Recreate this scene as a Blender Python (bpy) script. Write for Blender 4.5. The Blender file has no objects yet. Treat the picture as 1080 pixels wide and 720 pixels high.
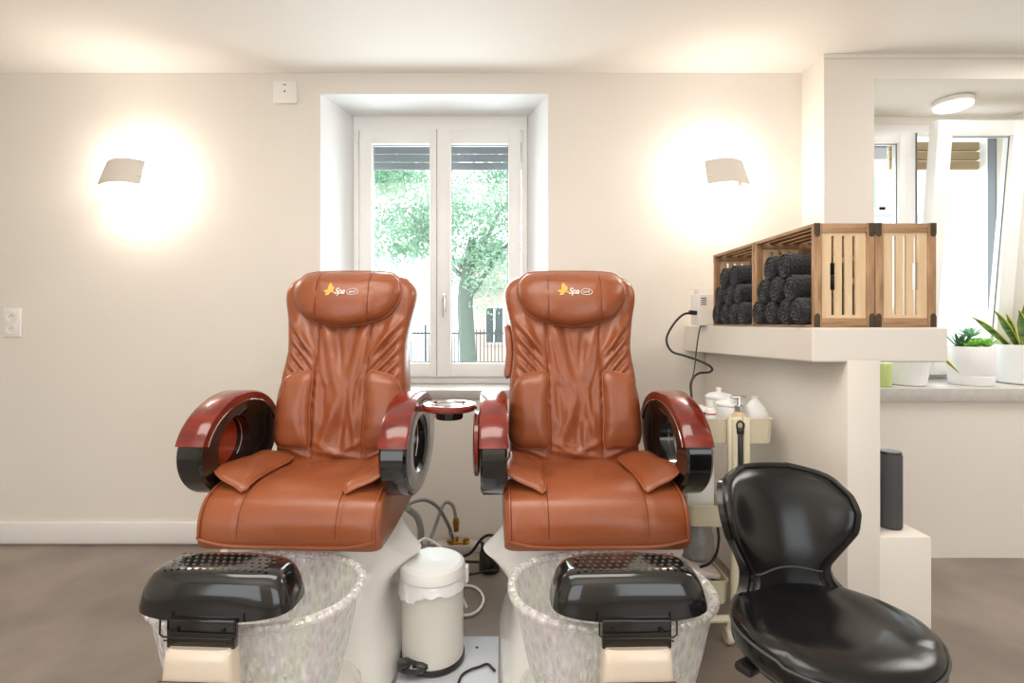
import bpy, bmesh, math, random
from mathutils import Vector, Matrix, noise
random.seed(7)
PI = math.pi
COL = bpy.context.scene.collection
F, VX, VY, CZ = 540.0, 531.0, 340.0, 1.19
WALL = 2.75

def P(px, py, d):
    """pixel of the photograph (1080x720) at depth d -> point in the room"""
    return Vector(((px - VX) * d / F, d, CZ - (py - VY) * d / F))

def PF(px, py, h=.007):
    """a pixel of the photograph that lies on the floor"""
    return P(px, py, (CZ - h) * F / (py - VY))

def lin(c):
    c /= 255.0
    return c / 12.92 if c <= 0.04045 else ((c + 0.055) / 1.055) ** 2.4

def rgb(r, g, b):
    return (lin(r), lin(g), lin(b), 1.0)

# ------------------------------------------------------------------ materials
MATS = {}
def mat(name, col, rough=0.5, metal=0.0, bump=0.0, bscale=50.0, var=0.0, vscale=4.0, col2=None,
        coat=0.0, stretch=(1, 1, 1), emit=None, estr=0.0, detail=4.0, sheen=0.0, rvar=0.0, spec=None):
    if name in MATS:
        return MATS[name]
    m = bpy.data.materials.new(name)
    m.use_nodes = True
    nt = m.node_tree
    b = nt.nodes['Principled BSDF']
    b.inputs['Base Color'].default_value = col
    b.inputs['Roughness'].default_value = rough
    b.inputs['Metallic'].default_value = metal
    if coat:
        b.inputs['Coat Weight'].default_value = coat
        b.inputs['Coat Roughness'].default_value = 0.06
    if sheen:
        b.inputs['Sheen Weight'].default_value = sheen
    if spec is not None:
        b.inputs['Specular IOR Level'].default_value = spec
    if emit:
        b.inputs['Emission Color'].default_value = emit
        b.inputs['Emission Strength'].default_value = estr
    tc = nt.nodes.new('ShaderNodeTexCoord')
    mp = nt.nodes.new('ShaderNodeMapping')
    mp.inputs['Scale'].default_value = stretch
    nt.links.new(tc.outputs['Object'], mp.inputs['Vector'])
    if var or col2:
        n = nt.nodes.new('ShaderNodeTexNoise')
        n.inputs['Scale'].default_value = vscale
        n.inputs['Detail'].default_value = detail
        nt.links.new(mp.outputs['Vector'], n.inputs['Vector'])
        r = nt.nodes.new('ShaderNodeValToRGB')
        c2 = col2 or tuple([max(0, c * (1 - var)) for c in col[:3]] + [1])
        r.color_ramp.elements[0].color = c2
        r.color_ramp.elements[1].color = col
        r.color_ramp.elements[0].position = 0.32
        r.color_ramp.elements[1].position = 0.68
        nt.links.new(n.outputs['Fac'], r.inputs['Fac'])
        nt.links.new(r.outputs['Color'], b.inputs['Base Color'])
        if rvar:
            mr = nt.nodes.new('ShaderNodeMapRange')
            mr.inputs['To Min'].default_value = rough - rvar
            mr.inputs['To Max'].default_value = rough + rvar
            nt.links.new(n.outputs['Fac'], mr.inputs['Value'])
            nt.links.new(mr.outputs['Result'], b.inputs['Roughness'])
    if bump:
        n2 = nt.nodes.new('ShaderNodeTexNoise')
        n2.inputs['Scale'].default_value = bscale
        n2.inputs['Detail'].default_value = 3.0
        nt.links.new(mp.outputs['Vector'], n2.inputs['Vector'])
        bn = nt.nodes.new('ShaderNodeBump')
        bn.inputs['Strength'].default_value = bump
        bn.inputs['Distance'].default_value = 0.01
        nt.links.new(n2.outputs['Fac'], bn.inputs['Height'])
        nt.links.new(bn.outputs['Normal'], b.inputs['Normal'])
    MATS[name] = m
    return m

M_WALL = mat('warm_white_plaster', rgb(231, 224, 214), 0.85, bump=0.05, bscale=60, var=0.03, vscale=1.5)
M_REVEAL = mat('white_reveal_plaster', rgb(236, 236, 236), 0.8, bump=0.08, bscale=60)
M_CEIL = mat('white_ceiling_plaster', rgb(236, 232, 226), 0.9, bump=0.05, bscale=30)
M_FLOOR = mat('polished_concrete', rgb(150, 138, 128), 0.34, bump=0.05, bscale=18, col2=rgb(112, 102, 94), vscale=2.6, detail=9, rvar=0.1)
M_TRIMW = mat('white_painted_trim', rgb(236, 232, 228), 0.5)
M_SILL = mat('grey_stone_sill', rgb(198, 193, 186), 0.35, var=0.12, vscale=25)
M_FRAME = mat('white_window_plastic', rgb(238, 236, 232), 0.3)
M_SHUT = mat('grey_shutter_slats', rgb(112, 116, 124), 0.6)
M_SHUTB = mat('beige_shutter_slats', rgb(160, 138, 98), 0.6)
M_LEATHER = mat('terracotta_leather', rgb(155, 85, 51), 0.27, bump=0.1, bscale=260, var=0.14, vscale=7, spec=0.55)
M_SEAM = mat('dark_seam_leather', rgb(96, 44, 24), 0.5)
M_PIPE = mat('leather_piping', rgb(160, 90, 58), 0.4)
M_SHELLB = mat('plum_grey_back_shell', rgb(196, 180, 180), 0.35)
M_CHERRY = mat('cherry_wood_lacquer', rgb(134, 38, 22), 0.2, col2=rgb(98, 22, 12), vscale=7, stretch=(1, 1, 5), coat=.6)
M_BLACKG = mat('glossy_black_plastic', rgb(22, 22, 21), 0.14, coat=0.6)
M_BLACKS = mat('satin_black_plastic', rgb(34, 33, 31), 0.32)
M_DOTS = mat('dark_grip_rubber', rgb(66, 64, 62), .35)
M_GREYG = mat('glossy_grey_rim', rgb(120, 120, 122), 0.22, coat=0.5)
M_CHROME = mat('polished_chrome', rgb(215, 215, 215), 0.12, metal=1.0)
M_DKMETAL = mat('dark_bracket_metal', rgb(62, 58, 50), 0.3, metal=0.9)
M_GEL = mat('white_gelcoat', rgb(238, 235, 230), 0.16, coat=0.5)
M_COLUMN = mat('cream_gelcoat', rgb(226, 210, 190), 0.2, coat=0.4)
M_GOLD = mat('yellow_embroidery', rgb(236, 182, 84), 0.6)
M_WHITEP = mat('white_embroidery', rgb(240, 232, 224), 0.6)
M_BIN = mat('off_white_enamel', rgb(216, 212, 203), 0.28, coat=0.3)
M_BINLID = mat('white_lid_plastic', rgb(240, 239, 236), 0.3)
M_BAG = mat('translucent_bag', rgb(232, 232, 232), 0.3, bump=0.5, bscale=40)
M_BRASS = mat('brass', rgb(190, 140, 62), 0.28, metal=1.0)
M_HOSE = mat('braided_steel_hose', rgb(150, 150, 150), 0.38, metal=0.7, bump=0.6, bscale=400)
M_CABLEB = mat('black_cable', rgb(24, 24, 24), 0.45)
M_CABLEW = mat('white_cable', rgb(232, 230, 224), 0.4)
M_CABLEG = mat('grey_cable', rgb(150, 148, 144), 0.4)
M_STOOL = mat('black_vinyl', rgb(17, 17, 17), 0.22, bump=0.03, bscale=220, var=0.2, vscale=6)
M_STITCH = mat('grey_stitching', rgb(70, 70, 68), 0.6)
M_TROL = mat('cream_enamel', rgb(224, 214, 186), 0.35)
M_TOWEL = mat('charcoal_terry', rgb(42, 43, 46), 1.0, bump=1.0, bscale=170, var=0.45, vscale=60, sheen=0.25)
def wood(n, st):
    return mat('brown_wood_' + n, rgb(188, 150, 112), 0.55, col2=rgb(146, 108, 74), vscale=7, stretch=st, detail=6)
M_WX, M_WY, M_WZ = wood('x', (1.2, 9, 9)), wood('y', (9, 1.2, 9)), wood('z', (9, 9, 1.2))
M_PLY = mat('pale_plywood', rgb(230, 202, 164), 0.55, col2=rgb(220, 188, 148), vscale=6, stretch=(9, 9, 1.2))
M_BRONZE = mat('dark_bronze_corner', rgb(78, 64, 48), 0.5, metal=0.4)
M_POT = mat('white_glazed_pot', rgb(240, 240, 240), 0.28)
M_SOIL = mat('dark_soil', rgb(58, 44, 34), 0.95)
M_SUCC = mat('fresh_green_leaf', rgb(170, 222, 100), 0.45, col2=rgb(104, 182, 76), vscale=30)
M_SUCCB = mat('blue_green_leaf', rgb(180, 222, 196), 0.5, col2=rgb(130, 190, 144), vscale=25)
M_SNAKE = mat('banded_snake_leaf', rgb(112, 146, 78), 0.4, col2=rgb(46, 84, 44), vscale=12, stretch=(1.0, 1.0, 7))
M_SNAKEY = mat('yellow_leaf_margin', rgb(226, 210, 80), 0.45)
M_LIME = mat('lime_wax', rgb(196, 216, 140), 0.45)
M_SPEAK = mat('grey_speaker_cloth', rgb(78, 78, 80), 0.85, bump=0.4, bscale=500)
M_WPLAST = mat('white_device_plastic', rgb(236, 232, 226), 0.4)
M_SCONCE = mat('ivory_sconce_shade', rgb(222, 214, 204), 0.6)
M_BULB = mat('warm_bulb', rgb(255, 240, 215), 0.5, emit=(1, 0.85, 0.65, 1), estr=12)
M_LAMPGL = mat('opal_lamp_glass', rgb(250, 250, 250), 0.4, emit=(1, 0.95, 0.88, 1), estr=3.0)
M_BARK = mat('grey_bark', rgb(120, 132, 124), 0.9, bump=0.4, bscale=30)
M_IRON = mat('dark_iron', rgb(96, 100, 104), 0.6)
M_STREET = mat('pale_paving', rgb(225, 224, 222), 0.9, var=0.06, vscale=2)
M_HOUSE = mat('pale_pink_render', rgb(222, 196, 186), 0.9)
M_ROOF = mat('grey_pink_roof', rgb(190, 165, 160), 0.9)
M_DARKW = mat('dark_window', rgb(90, 100, 100), 0.2)

def pane_mat():
    m = bpy.data.materials.new('clear_window_glass'); m.use_nodes = True
    nt = m.node_tree; nt.nodes.clear()
    o = nt.nodes.new('ShaderNodeOutputMaterial')
    t = nt.nodes.new('ShaderNodeBsdfTransparent'); t.inputs[0].default_value = (0.97, 0.99, 0.98, 1)
    g = nt.nodes.new('ShaderNodeBsdfGlossy'); g.inputs['Roughness'].default_value = 0.02
    lw = nt.nodes.new('ShaderNodeLayerWeight'); pw = nt.nodes.new('ShaderNodeMath'); pw.operation = 'POWER'; pw.inputs[1].default_value = 5.0
    nt.links.new(lw.outputs['Facing'], pw.inputs[0])
    fr = nt.nodes.new('ShaderNodeMath'); fr.operation = 'MULTIPLY_ADD'; fr.inputs[1].default_value = .7; fr.inputs[2].default_value = .025
    nt.links.new(pw.outputs[0], fr.inputs[0]); lw.inputs['Blend'].default_value = .5
    mx = nt.nodes.new('ShaderNodeMixShader')
    nt.links.new(fr.outputs[0], mx.inputs[0]); nt.links.new(t.outputs[0], mx.inputs[1]); nt.links.new(g.outputs[0], mx.inputs[2])
    nt.links.new(mx.outputs[0], o.inputs[0])
    return m
M_GLASS = pane_mat()

def leaf_mat():
    m = bpy.data.materials.new('pale_tree_leaf'); m.use_nodes = True
    nt = m.node_tree; nt.nodes.clear(); N = nt.nodes.new; L = nt.links.new
    o = N('ShaderNodeOutputMaterial'); tc = N('ShaderNodeTexCoord'); no = N('ShaderNodeTexNoise'); no.inputs['Scale'].default_value = 2.5
    L(tc.outputs['Object'], no.inputs['Vector'])
    rp = N('ShaderNodeValToRGB'); rp.color_ramp.elements[0].position = .35; rp.color_ramp.elements[1].position = .65
    rp.color_ramp.elements[0].color = rgb(150, 190, 164); rp.color_ramp.elements[1].color = rgb(196, 222, 204)
    L(no.outputs['Fac'], rp.inputs[0])
    d = N('ShaderNodeBsdfDiffuse'); t = N('ShaderNodeBsdfTranslucent'); L(rp.outputs[0], d.inputs[0]); L(rp.outputs[0], t.inputs[0])
    mx = N('ShaderNodeMixShader'); L(d.outputs[0], mx.inputs[1]); L(t.outputs[0], mx.inputs[2]); L(mx.outputs[0], o.inputs[0])
    return m
M_LEAF = leaf_mat()

def basin_mat():
    m = bpy.data.materials.new('hammered_clear_acrylic'); m.use_nodes = True
    nt = m.node_tree; nt.nodes.clear(); N = nt.nodes.new; L = nt.links.new
    o = N('ShaderNodeOutputMaterial'); tc = N('ShaderNodeTexCoord')
    mp = N('ShaderNodeMapping'); mp.inputs['Scale'].default_value = (1, 1, 0.34)
    L(tc.outputs['Object'], mp.inputs[0])
    v = N('ShaderNodeTexVoronoi'); v.inputs['Scale'].default_value = 62; L(mp.outputs[0], v.inputs['Vector'])
    v.feature = 'F1'
    bn = N('ShaderNodeBump'); bn.inputs['Strength'].default_value = 1.0; bn.inputs['Distance'].default_value = 0.012
    L(v.outputs['Distance'], bn.inputs['Height'])
    no = N('ShaderNodeTexNoise'); no.inputs['Scale'].default_value = 9; L(mp.outputs[0], no.inputs['Vector'])
    mr = N('ShaderNodeMapRange'); rp = N('ShaderNodeValToRGB'); e = rp.color_ramp.elements
    e[0].position = 0.3; e[0].color = rgb(255, 246, 253); e[1].position = 0.72; e[1].color = rgb(249, 255, 236)
    x = e.new(0.5); x.color = rgb(255, 255, 255)
    L(no.outputs['Fac'], rp.inputs[0])
    t = N('ShaderNodeBsdfTransparent'); t.inputs[0].default_value = (.985, .99, .99, 1)
    gl = N('ShaderNodeBsdfGlass'); gl.inputs['Roughness'].default_value = .04; gl.inputs['IOR'].default_value = 1.35; L(bn.outputs[0], gl.inputs['Normal'])
    d = N('ShaderNodeBsdfTranslucent'); L(rp.outputs[0], d.inputs[0])
    df = N('ShaderNodeBsdfDiffuse'); L(rp.outputs[0], df.inputs[0])
    a = N('ShaderNodeMixShader'); a.inputs[0].default_value = 0.6; L(d.outputs[0], a.inputs[1]); L(df.outputs[0], a.inputs[2])
    b0 = N('ShaderNodeMixShader'); b0.inputs[0].default_value = 0.0; L(t.outputs[0], b0.inputs[1]); L(gl.outputs[0], b0.inputs[2])
    mr.inputs['From Min'].default_value = 0.1; mr.inputs['From Max'].default_value = 0.7
    mr.inputs['To Min'].default_value = 0.24; mr.inputs['To Max'].default_value = 0.80
    L(v.outputs['Distance'], mr.inputs['Value'])
    b = N('ShaderNodeMixShader'); L(mr.outputs[0], b.inputs[0]); L(b0.outputs[0], b.inputs[1]); L(a.outputs[0], b.inputs[2])
    fr = N('ShaderNodeFresnel'); fr.inputs[0].default_value = 1.5; L(bn.outputs[0], fr.inputs['Normal'])
    ad = N('ShaderNodeMath'); ad.operation = 'MULTIPLY_ADD'; ad.inputs[1].default_value = 0.5; ad.inputs[2].default_value = 0.03
    L(fr.outputs[0], ad.inputs[0])
    g = N('ShaderNodeBsdfGlossy'); g.inputs['Roughness'].default_value = 0.12; L(bn.outputs[0], g.inputs['Normal'])
    c = N('ShaderNodeMixShader'); c.inputs[0].default_value = .2; L(b.outputs[0], c.inputs[1]); L(g.outputs[0], c.inputs[2])
    L(c.outputs[0], o.inputs[0])
    return m
M_BASIN = basin_mat()

# ------------------------------------------------------------------ mesh helpers
class MB:
    def __init__(s):
        s.v = []; s.f = []; s.mi = []
    def add(s, vs, fs, mi=0):
        o = len(s.v)
        s.v += [Vector(p) for p in vs]
        s.f += [[i + o for i in f] for f in fs]
        s.mi += [mi] * len(fs)
        return s
    def bm(s, bm, mi=0):
        bm.verts.index_update()
        s.add([v.co.copy() for v in bm.verts], [[v.index for v in f.verts] for f in bm.faces], mi)
        bm.free(); return s
    def box(s, lo, hi, bev=0.0, rot=None, piv=None, seg=2, mi=0):
        lo = Vector(lo); hi = Vector(hi)
        bm = bmesh.new(); bmesh.ops.create_cube(bm, size=1)
        c = (lo + hi) / 2; d = hi - lo
        for v in bm.verts:
            v.co = Vector((v.co.x * d.x, v.co.y * d.y, v.co.z * d.z)) + c
        if bev:
            bmesh.ops.bevel(bm, geom=bm.edges[:], offset=min(bev, min(abs(x) for x in d) * 0.45), segments=seg, affect='EDGES', profile=0.5)
        if rot is not None:
            pv = Vector(piv) if piv is not None else c
            for v in bm.verts:
                v.co = rot @ (v.co - pv) + pv
        return s.bm(bm, mi)
    def loft(s, secs, cap=True, mi=0):
        n = len(secs[0]); vs = [p for q in secs for p in q]; fs = []
        for i in range(len(secs) - 1):
            for j in range(n):
                k = (j + 1) % n
                fs.append([i * n + j, i * n + k, (i + 1) * n + k, (i + 1) * n + j])
        if cap:
            for q, base, fl in ((secs[0], 0, True), (secs[-1], (len(secs) - 1) * n, False)):
                c = sum((Vector(p) for p in q), Vector()) / n
                vs.append(c); ci = len(vs) - 1
                for j in range(n):
                    k = (j + 1) % n
                    fs.append([base + k, base + j, ci] if fl else [base + j, base + k, ci])
        return s.add(vs, fs, mi)
    def lathe(s, prof, c=(0, 0, 0), n=40, sx=1.0, sy=1.0, mi=0, cap=False, M=None):
        secs = []
        for r, z in prof:
            q = [Vector((r * sx * math.cos(2 * PI * j / n), r * sy * math.sin(2 * PI * j / n), z)) for j in range(n)]
            if M is not None: q = [M @ p for p in q]
            secs.append([p + Vector(c) for p in q])
        return s.loft(secs, cap, mi)
    def tube(s, pts, r, n=8, mi=0, closed=False, res=0):
        pts = [Vector(p) for p in pts]
        if res: pts = smooth_path(pts, res, closed)
        m = len(pts); secs = []
        up = None
        for i in range(m):
            a = pts[(i - 1) % m] if (closed or i > 0) else pts[i]
            b = pts[(i + 1) % m] if (closed or i < m - 1) else pts[i]
            t = (b - a)
            t = t.normalized() if t.length > 1e-9 else Vector((0, 0, 1))
            if up is None:
                up = t.orthogonal().normalized()
            else:
                up = (up - t * up.dot(t))
                up = up.normalized() if up.length > 1e-6 else t.orthogonal().normalized()
            w = t.cross(up)
            rr = r[min(len(r) - 2, int(i / (m - 1) * (len(r) - 1)))] * (1 - fr_of(i, m, len(r))) + r[min(len(r) - 2, int(i / (m - 1) * (len(r) - 1))) + 1] * fr_of(i, m, len(r)) if isinstance(r, (list, tuple)) else r
            secs.append([pts[i] + (up * math.cos(2 * PI * j / n) + w * math.sin(2 * PI * j / n)) * rr for j in range(n)])
        if closed: secs.append(secs[0])
        return s.loft(secs, not closed, mi)
    def cyl(s, a, b, r, n=20, mi=0, bev=0.0, r2=None):
        a = Vector(a); b = Vector(b); r2 = r if r2 is None else r2
        if bev:
            t = (b - a).normalized()
            return s.tube([a, a + t * 1e-5, a + t * bev, b - t * bev, b - t * 1e-5, b], [r - bev, r - bev, r, r2, r2 - bev, r2 - bev], n, mi)
        return s.tube([a, b], [r, r2], n, mi)
    def pad(s, outline, H, e, M, edge=0.01, rings=10, q=2.0, center=None, disp=None, mi=0):
        n = len(outline)
        c = Vector(center) if center else sum((Vector(p) for p in outline), Vector((0, 0))) / n
        secs = []
        for i in range(rings + 1):
            t = 0.02 + 0.98 * math.sin(i / rings * PI / 2)
            h = H * max(0.0, 1 - t ** e) ** (1 / q)
            row = []
            for p in outline:
                u = c + (Vector(p) - c) * t
                hh = h + (disp(u.x, u.y, t) if disp else 0)
                row.append(M(u.x, u.y, hh))
            secs.append(row)
        secs.append([M(p[0], p[1], -edge) for p in outline])
        secs.append([M(c.x + (p[0] - c.x) * .7, c.y + (p[1] - c.y) * .7, -edge) for p in outline])
        return s.loft(secs, True, mi)
    def obj(s, name, mats, parent=None, off=(0, 0, 0), ang=35, smooth=True):
        me = bpy.data.meshes.new(name)
        off = Vector(off)
        me.from_pydata([tuple(v - off) for v in s.v], [], s.f)
        if not isinstance(mats, (list, tuple)): mats = [mats]
        for m in mats: me.materials.append(m)
        if len(mats) > 1:
            for p, i in zip(me.polygons, s.mi): p.material_index = i
        bm = bmesh.new(); bm.from_mesh(me)
        bmesh.ops.recalc_face_normals(bm, faces=bm.faces[:])
        bm.to_mesh(me); bm.free()
        if smooth:
            me.polygons.foreach_set('use_smooth', [True] * len(me.polygons))
            me.set_sharp_from_angle(angle=math.radians(ang))
        me.update()
        o = bpy.data.objects.new(name, me); COL.objects.link(o)
        if parent is not None: o.parent = parent
        return o

def fr_of(i, m, k):
    f = i / (m - 1) * (k - 1)
    return f - min(k - 2, int(f))

def smooth_path(pts, res=8, closed=False):
    out = []; m = len(pts)
    rng = range(m if closed else m - 1)
    for i in rng:
        p0 = pts[(i - 1) % m] if (closed or i > 0) else pts[i] * 2 - pts[i + 1]
        p1 = pts[i]; p2 = pts[(i + 1) % m]
        p3 = pts[(i + 2) % m] if (closed or i + 2 < m) else p2 * 2 - p1
        for k in range(res):
            t = k / res
            out.append(0.5 * ((2 * p1) + (p2 - p0) * t + (2 * p0 - 5 * p1 + 4 * p2 - p3) * t * t + (3 * p1 - p0 - 3 * p2 + p3) * t ** 3))
    if not closed: out.append(pts[-1])
    return out

def smooth2(pts, res=6):
    return [(p.x, p.y) for p in smooth_path([Vector((a, b, 0)) for a, b in pts], res, True)]

def rrect(x0, y0, x1, y1, r, n=6):
    out = []
    for cx, cy, a0 in ((x1 - r, y1 - r, 0), (x0 + r, y1 - r, PI / 2), (x0 + r, y0 + r, PI), (x1 - r, y0 + r, 1.5 * PI)):
        for k in range(n + 1):
            a = a0 + PI / 2 * k / n
            out.append((cx + r * math.cos(a), cy + r * math.sin(a)))
    return out

def dense(poly, step=0.012):
    out = []
    for i in range(len(poly)):
        a = Vector(poly[i]); b = Vector(poly[(i + 1) % len(poly)])
        k = max(1, int((b - a).length / step))
        out += [tuple(a + (b - a) * j / k) for j in range(k)]
    return out

def sell(cx, cy, a, b, n, N=48):
    out = []
    for k in range(N):
        t = 2 * PI * k / N; c, s = math.cos(t), math.sin(t)
        out.append((cx + a * math.copysign(abs(c) ** (2 / n), c), cy + b * math.copysign(abs(s) ** (2 / n), s)))
    return out

def tag(o, label=None, cat=None, group=None, kind=None):
    if label: o['label'] = label
    if cat: o['category'] = cat
    if group: o['group'] = group
    if kind: o['kind'] = kind
    return o

def thing(name, loc, label, cat, group=None, rz=0.0):
    o = bpy.data.objects.new(name, None); COL.objects.link(o)
    o.empty_display_size = 0.05
    o.location = loc; o.rotation_euler = (0, 0, rz)
    return tag(o, label, cat, group)

def dup(o, parent=None):
    kids = [c for c in COL.objects if c.parent == o]
    c = o.copy(); COL.objects.link(c)
    if parent is not None: c.parent = parent
    for k in kids: dup(k, c)
    return c

def struct(mb, name, m, parent=None, **k):
    o = mb.obj(name, m, parent, **k)
    if parent is None: o['kind'] = 'structure'
    return o

def quad(mb, a, b, c, d):
    mb.add([a, b, c, d], [[0, 1, 2, 3]])

# ------------------------------------------------------------------ room shell
XL, XR, YF, CEIL = -3.6, 4.4, -2.2, 2.53
PX0, PX1, PY = 1.603, 1.854, 2.56             # pillar
NZ, NB, NXR = 2.408, 3.03, 2.97                # niche ceiling, niche back, niche right
S1Z, S2Z = 0.829, 0.859
mb = MB(); mb.box((XL - .1, YF, -0.1), (XR + .1, WALL + .15, 0)); struct(mb, 'floor', M_FLOOR)
mb = MB(); mb.box((XL - .1, YF, CEIL), (XR + .1, WALL + .3, CEIL + 0.12)); struct(mb, 'ceiling', M_CEIL)

# back wall with splayed window opening
A0 = P(338, 98, WALL); A1 = P(578, 98, WALL)
WD = 3.05
B0 = P(373, 123, WD); B1 = P(556, 123, WD)
zt = (A0.z + B0.z) / 2; zs = 0.783
mb = MB()
mb.box((XL, WALL, 0), (A0.x, WALL + .3, CEIL))
mb.box((A1.x, WALL, 0), (PX0 + 0.05, WALL + .3, CEIL))
mb.box((A0.x, WALL, zt), (A1.x, WALL + .3, CEIL))
mb.box((A0.x, WALL, 0), (A1.x, WALL + .3, zs))
struct(mb, 'wall_back', M_WALL, smooth=False)
mb = MB()
th = 0.012
for (ax, bx, sg) in ((A0.x, B0.x, 1), (A1.x, B1.x, -1)):
    mb.add([(ax, WALL - .001, S1Z), (ax, WALL - .001, zt), (bx, WD, zt), (bx, WD, S1Z),
            (ax - .0 * sg, WALL + .3, S1Z), (ax, WALL + .3, zt)], [[0, 1, 2, 3], [0, 4, 5, 1], [3, 2, 5, 4], [1, 5, 2], [0, 3, 4]])
mb.box((A0.x, WALL - .001, zt - .004), (A1.x, WD, zt))
struct(mb, 'wall_window_reveal', M_REVEAL, smooth=False)
mb = MB(); mb.box((A0.x - .0, WALL - 0.012, zs), (A1.x + .0, WD + .05, S1Z), 0.004)
struct(mb, 'trim_1', M_SILL)
# walls left / right
mb = MB(); mb.box((XL - .15, YF, 0), (XL, WALL + .3, CEIL)); struct(mb, 'wall_left', M_WALL, smooth=False)
mb = MB(); mb.box((XR, YF, 0), (XR + .15, WALL + .3, CEIL)); struct(mb, 'wall_right', M_WALL, smooth=False)
# unseen front wall added behind the camera: two openings limit the fill light
mb = MB(); fx = [XL, -2.9, -0.7, 1.0, 3.4, XR]
for k in (0, 2, 4): mb.box((fx[k], YF - .12, 0), (fx[k + 1], YF, CEIL))
for k in (1, 3): mb.box((fx[k], YF - .12, 0), (fx[k + 1], YF, .35)); mb.box((fx[k], YF - .12, 2.3), (fx[k + 1], YF, CEIL))
struct(mb, 'wall_front', M_WALL, smooth=False)
# pillar, header and niche
mb = MB()
mb.box((PX0, PY, 0), (PX1, NB + .1, CEIL))
mb.box((PX1, PY, NZ), (XR, NB + .1, CEIL))
mb.box((PX1, 2.59, 0), (XR, NB + .1, S2Z - .067))
mb.add([(3.12, 2.59, S2Z), (3.12, 2.59, NZ), (NXR, NB + .1, NZ), (NXR, NB + .1, S2Z), (XR, 2.59, S2Z), (XR, 2.59, NZ), (XR, NB + .1, NZ), (XR, NB + .1, S2Z)],
       [[0, 1, 2, 3], [0, 4, 5, 1], [4, 7, 6, 5], [3, 2, 6, 7], [1, 5, 6, 2], [0, 3, 7, 4]])
zw2 = P(1000, 131, NB).z
mb.box((PX1, NB, zw2), (NXR + .05, NB + .1, NZ))
struct(mb, 'wall_niche', M_WALL, smooth=False)
mb = MB(); mb.box((PX1, 2.565, S2Z - .067), (3.12, NB + .08, S2Z), 0.003); struct(mb, 'trim_2', M_SILL)
mb = MB(); mb.box((PX0 - .004, PY - .006, CEIL - .022), (XR, PY, CEIL)); struct(mb, 'trim_3', M_WALL)
# half wall, ledge and step
LX, LD = 0.975, 1.615
HX = 1.085
mb = MB(); mb.box((HX, LD, 0), (1.19, WALL, 1.08), 0.004); struct(mb, 'wall_partition', M_WALL)
mb = MB()
zb0, zb1 = P(0, 382, LD).z, P(0, 370, WALL).z
zt_ = 1.174
vs = []
for (x, y, z) in ((LX, LD, zb0), (1.403, LD, zb0), (1.403, WALL, zb1), (LX, WALL, zb1)):
    vs.append((x, y, z))
vs += [(v[0], v[1], zt_) for v in vs]
mb.add(vs, [[0, 1, 2, 3], [4, 5, 6, 7], [0, 1, 5, 4], [1, 2, 6, 5], [2, 3, 7, 6], [3, 0, 4, 7]])
o = struct(mb, 'trim_4', M_WALL, smooth=False)
bv = o.modifiers.new('soft_edge', 'BEVEL'); bv.width = 0.006; bv.segments = 2
mb = MB(); mb.box((1.185, LD, 0), (1.352, 1.735, 0.514), 0.006); struct(mb, 'wall_step', M_WALL)
# baseboards
mb = MB(); mb.box((XL, WALL - .018, 0.012), (-0.9, WALL, 0.122), 0.003)
struct(mb, 'baseboard_back', M_TRIMW)

# ------------------------------------------------------------------ windows
def bars(mb, x0, x1, z0, z1, w, y0, y1, bev=0.004, wb=None):
    wb = wb or w
    mb.box((x0, y0, z0), (x0 + w, y1, z1), bev)
    mb.box((x1 - w, y0, z0), (x1, y1, z1), bev)
    mb.box((x0 + w, y0, z1 - w), (x1 - w, y1, z1), bev)
    mb.box((x0 + w, y0, z0), (x1 - w, y1, z0 + wb), bev)

def sub(root, mb, name, m, parent=None, **k):
    return mb.obj(name, m, parent or root, root.location, **k)

def gasket(root, x0, x1, z0, z1, y, so, Rm=None, pv=None):
    mb = MB(); t = .005
    for lo, hi in (((x0, y - .002, z0), (x0 + t, y + .002, z1)), ((x1 - t, y - .002, z0), (x1, y + .002, z1)),
                   ((x0, y - .002, z1 - t), (x1, y + .002, z1)), ((x0, y - .002, z0), (x1, y + .002, z0 + t))):
        mb.box(lo, hi, 0, rot=Rm, piv=pv)
    sub(root, mb, 'gasket', M_SHUT, so, smooth=False)

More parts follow.
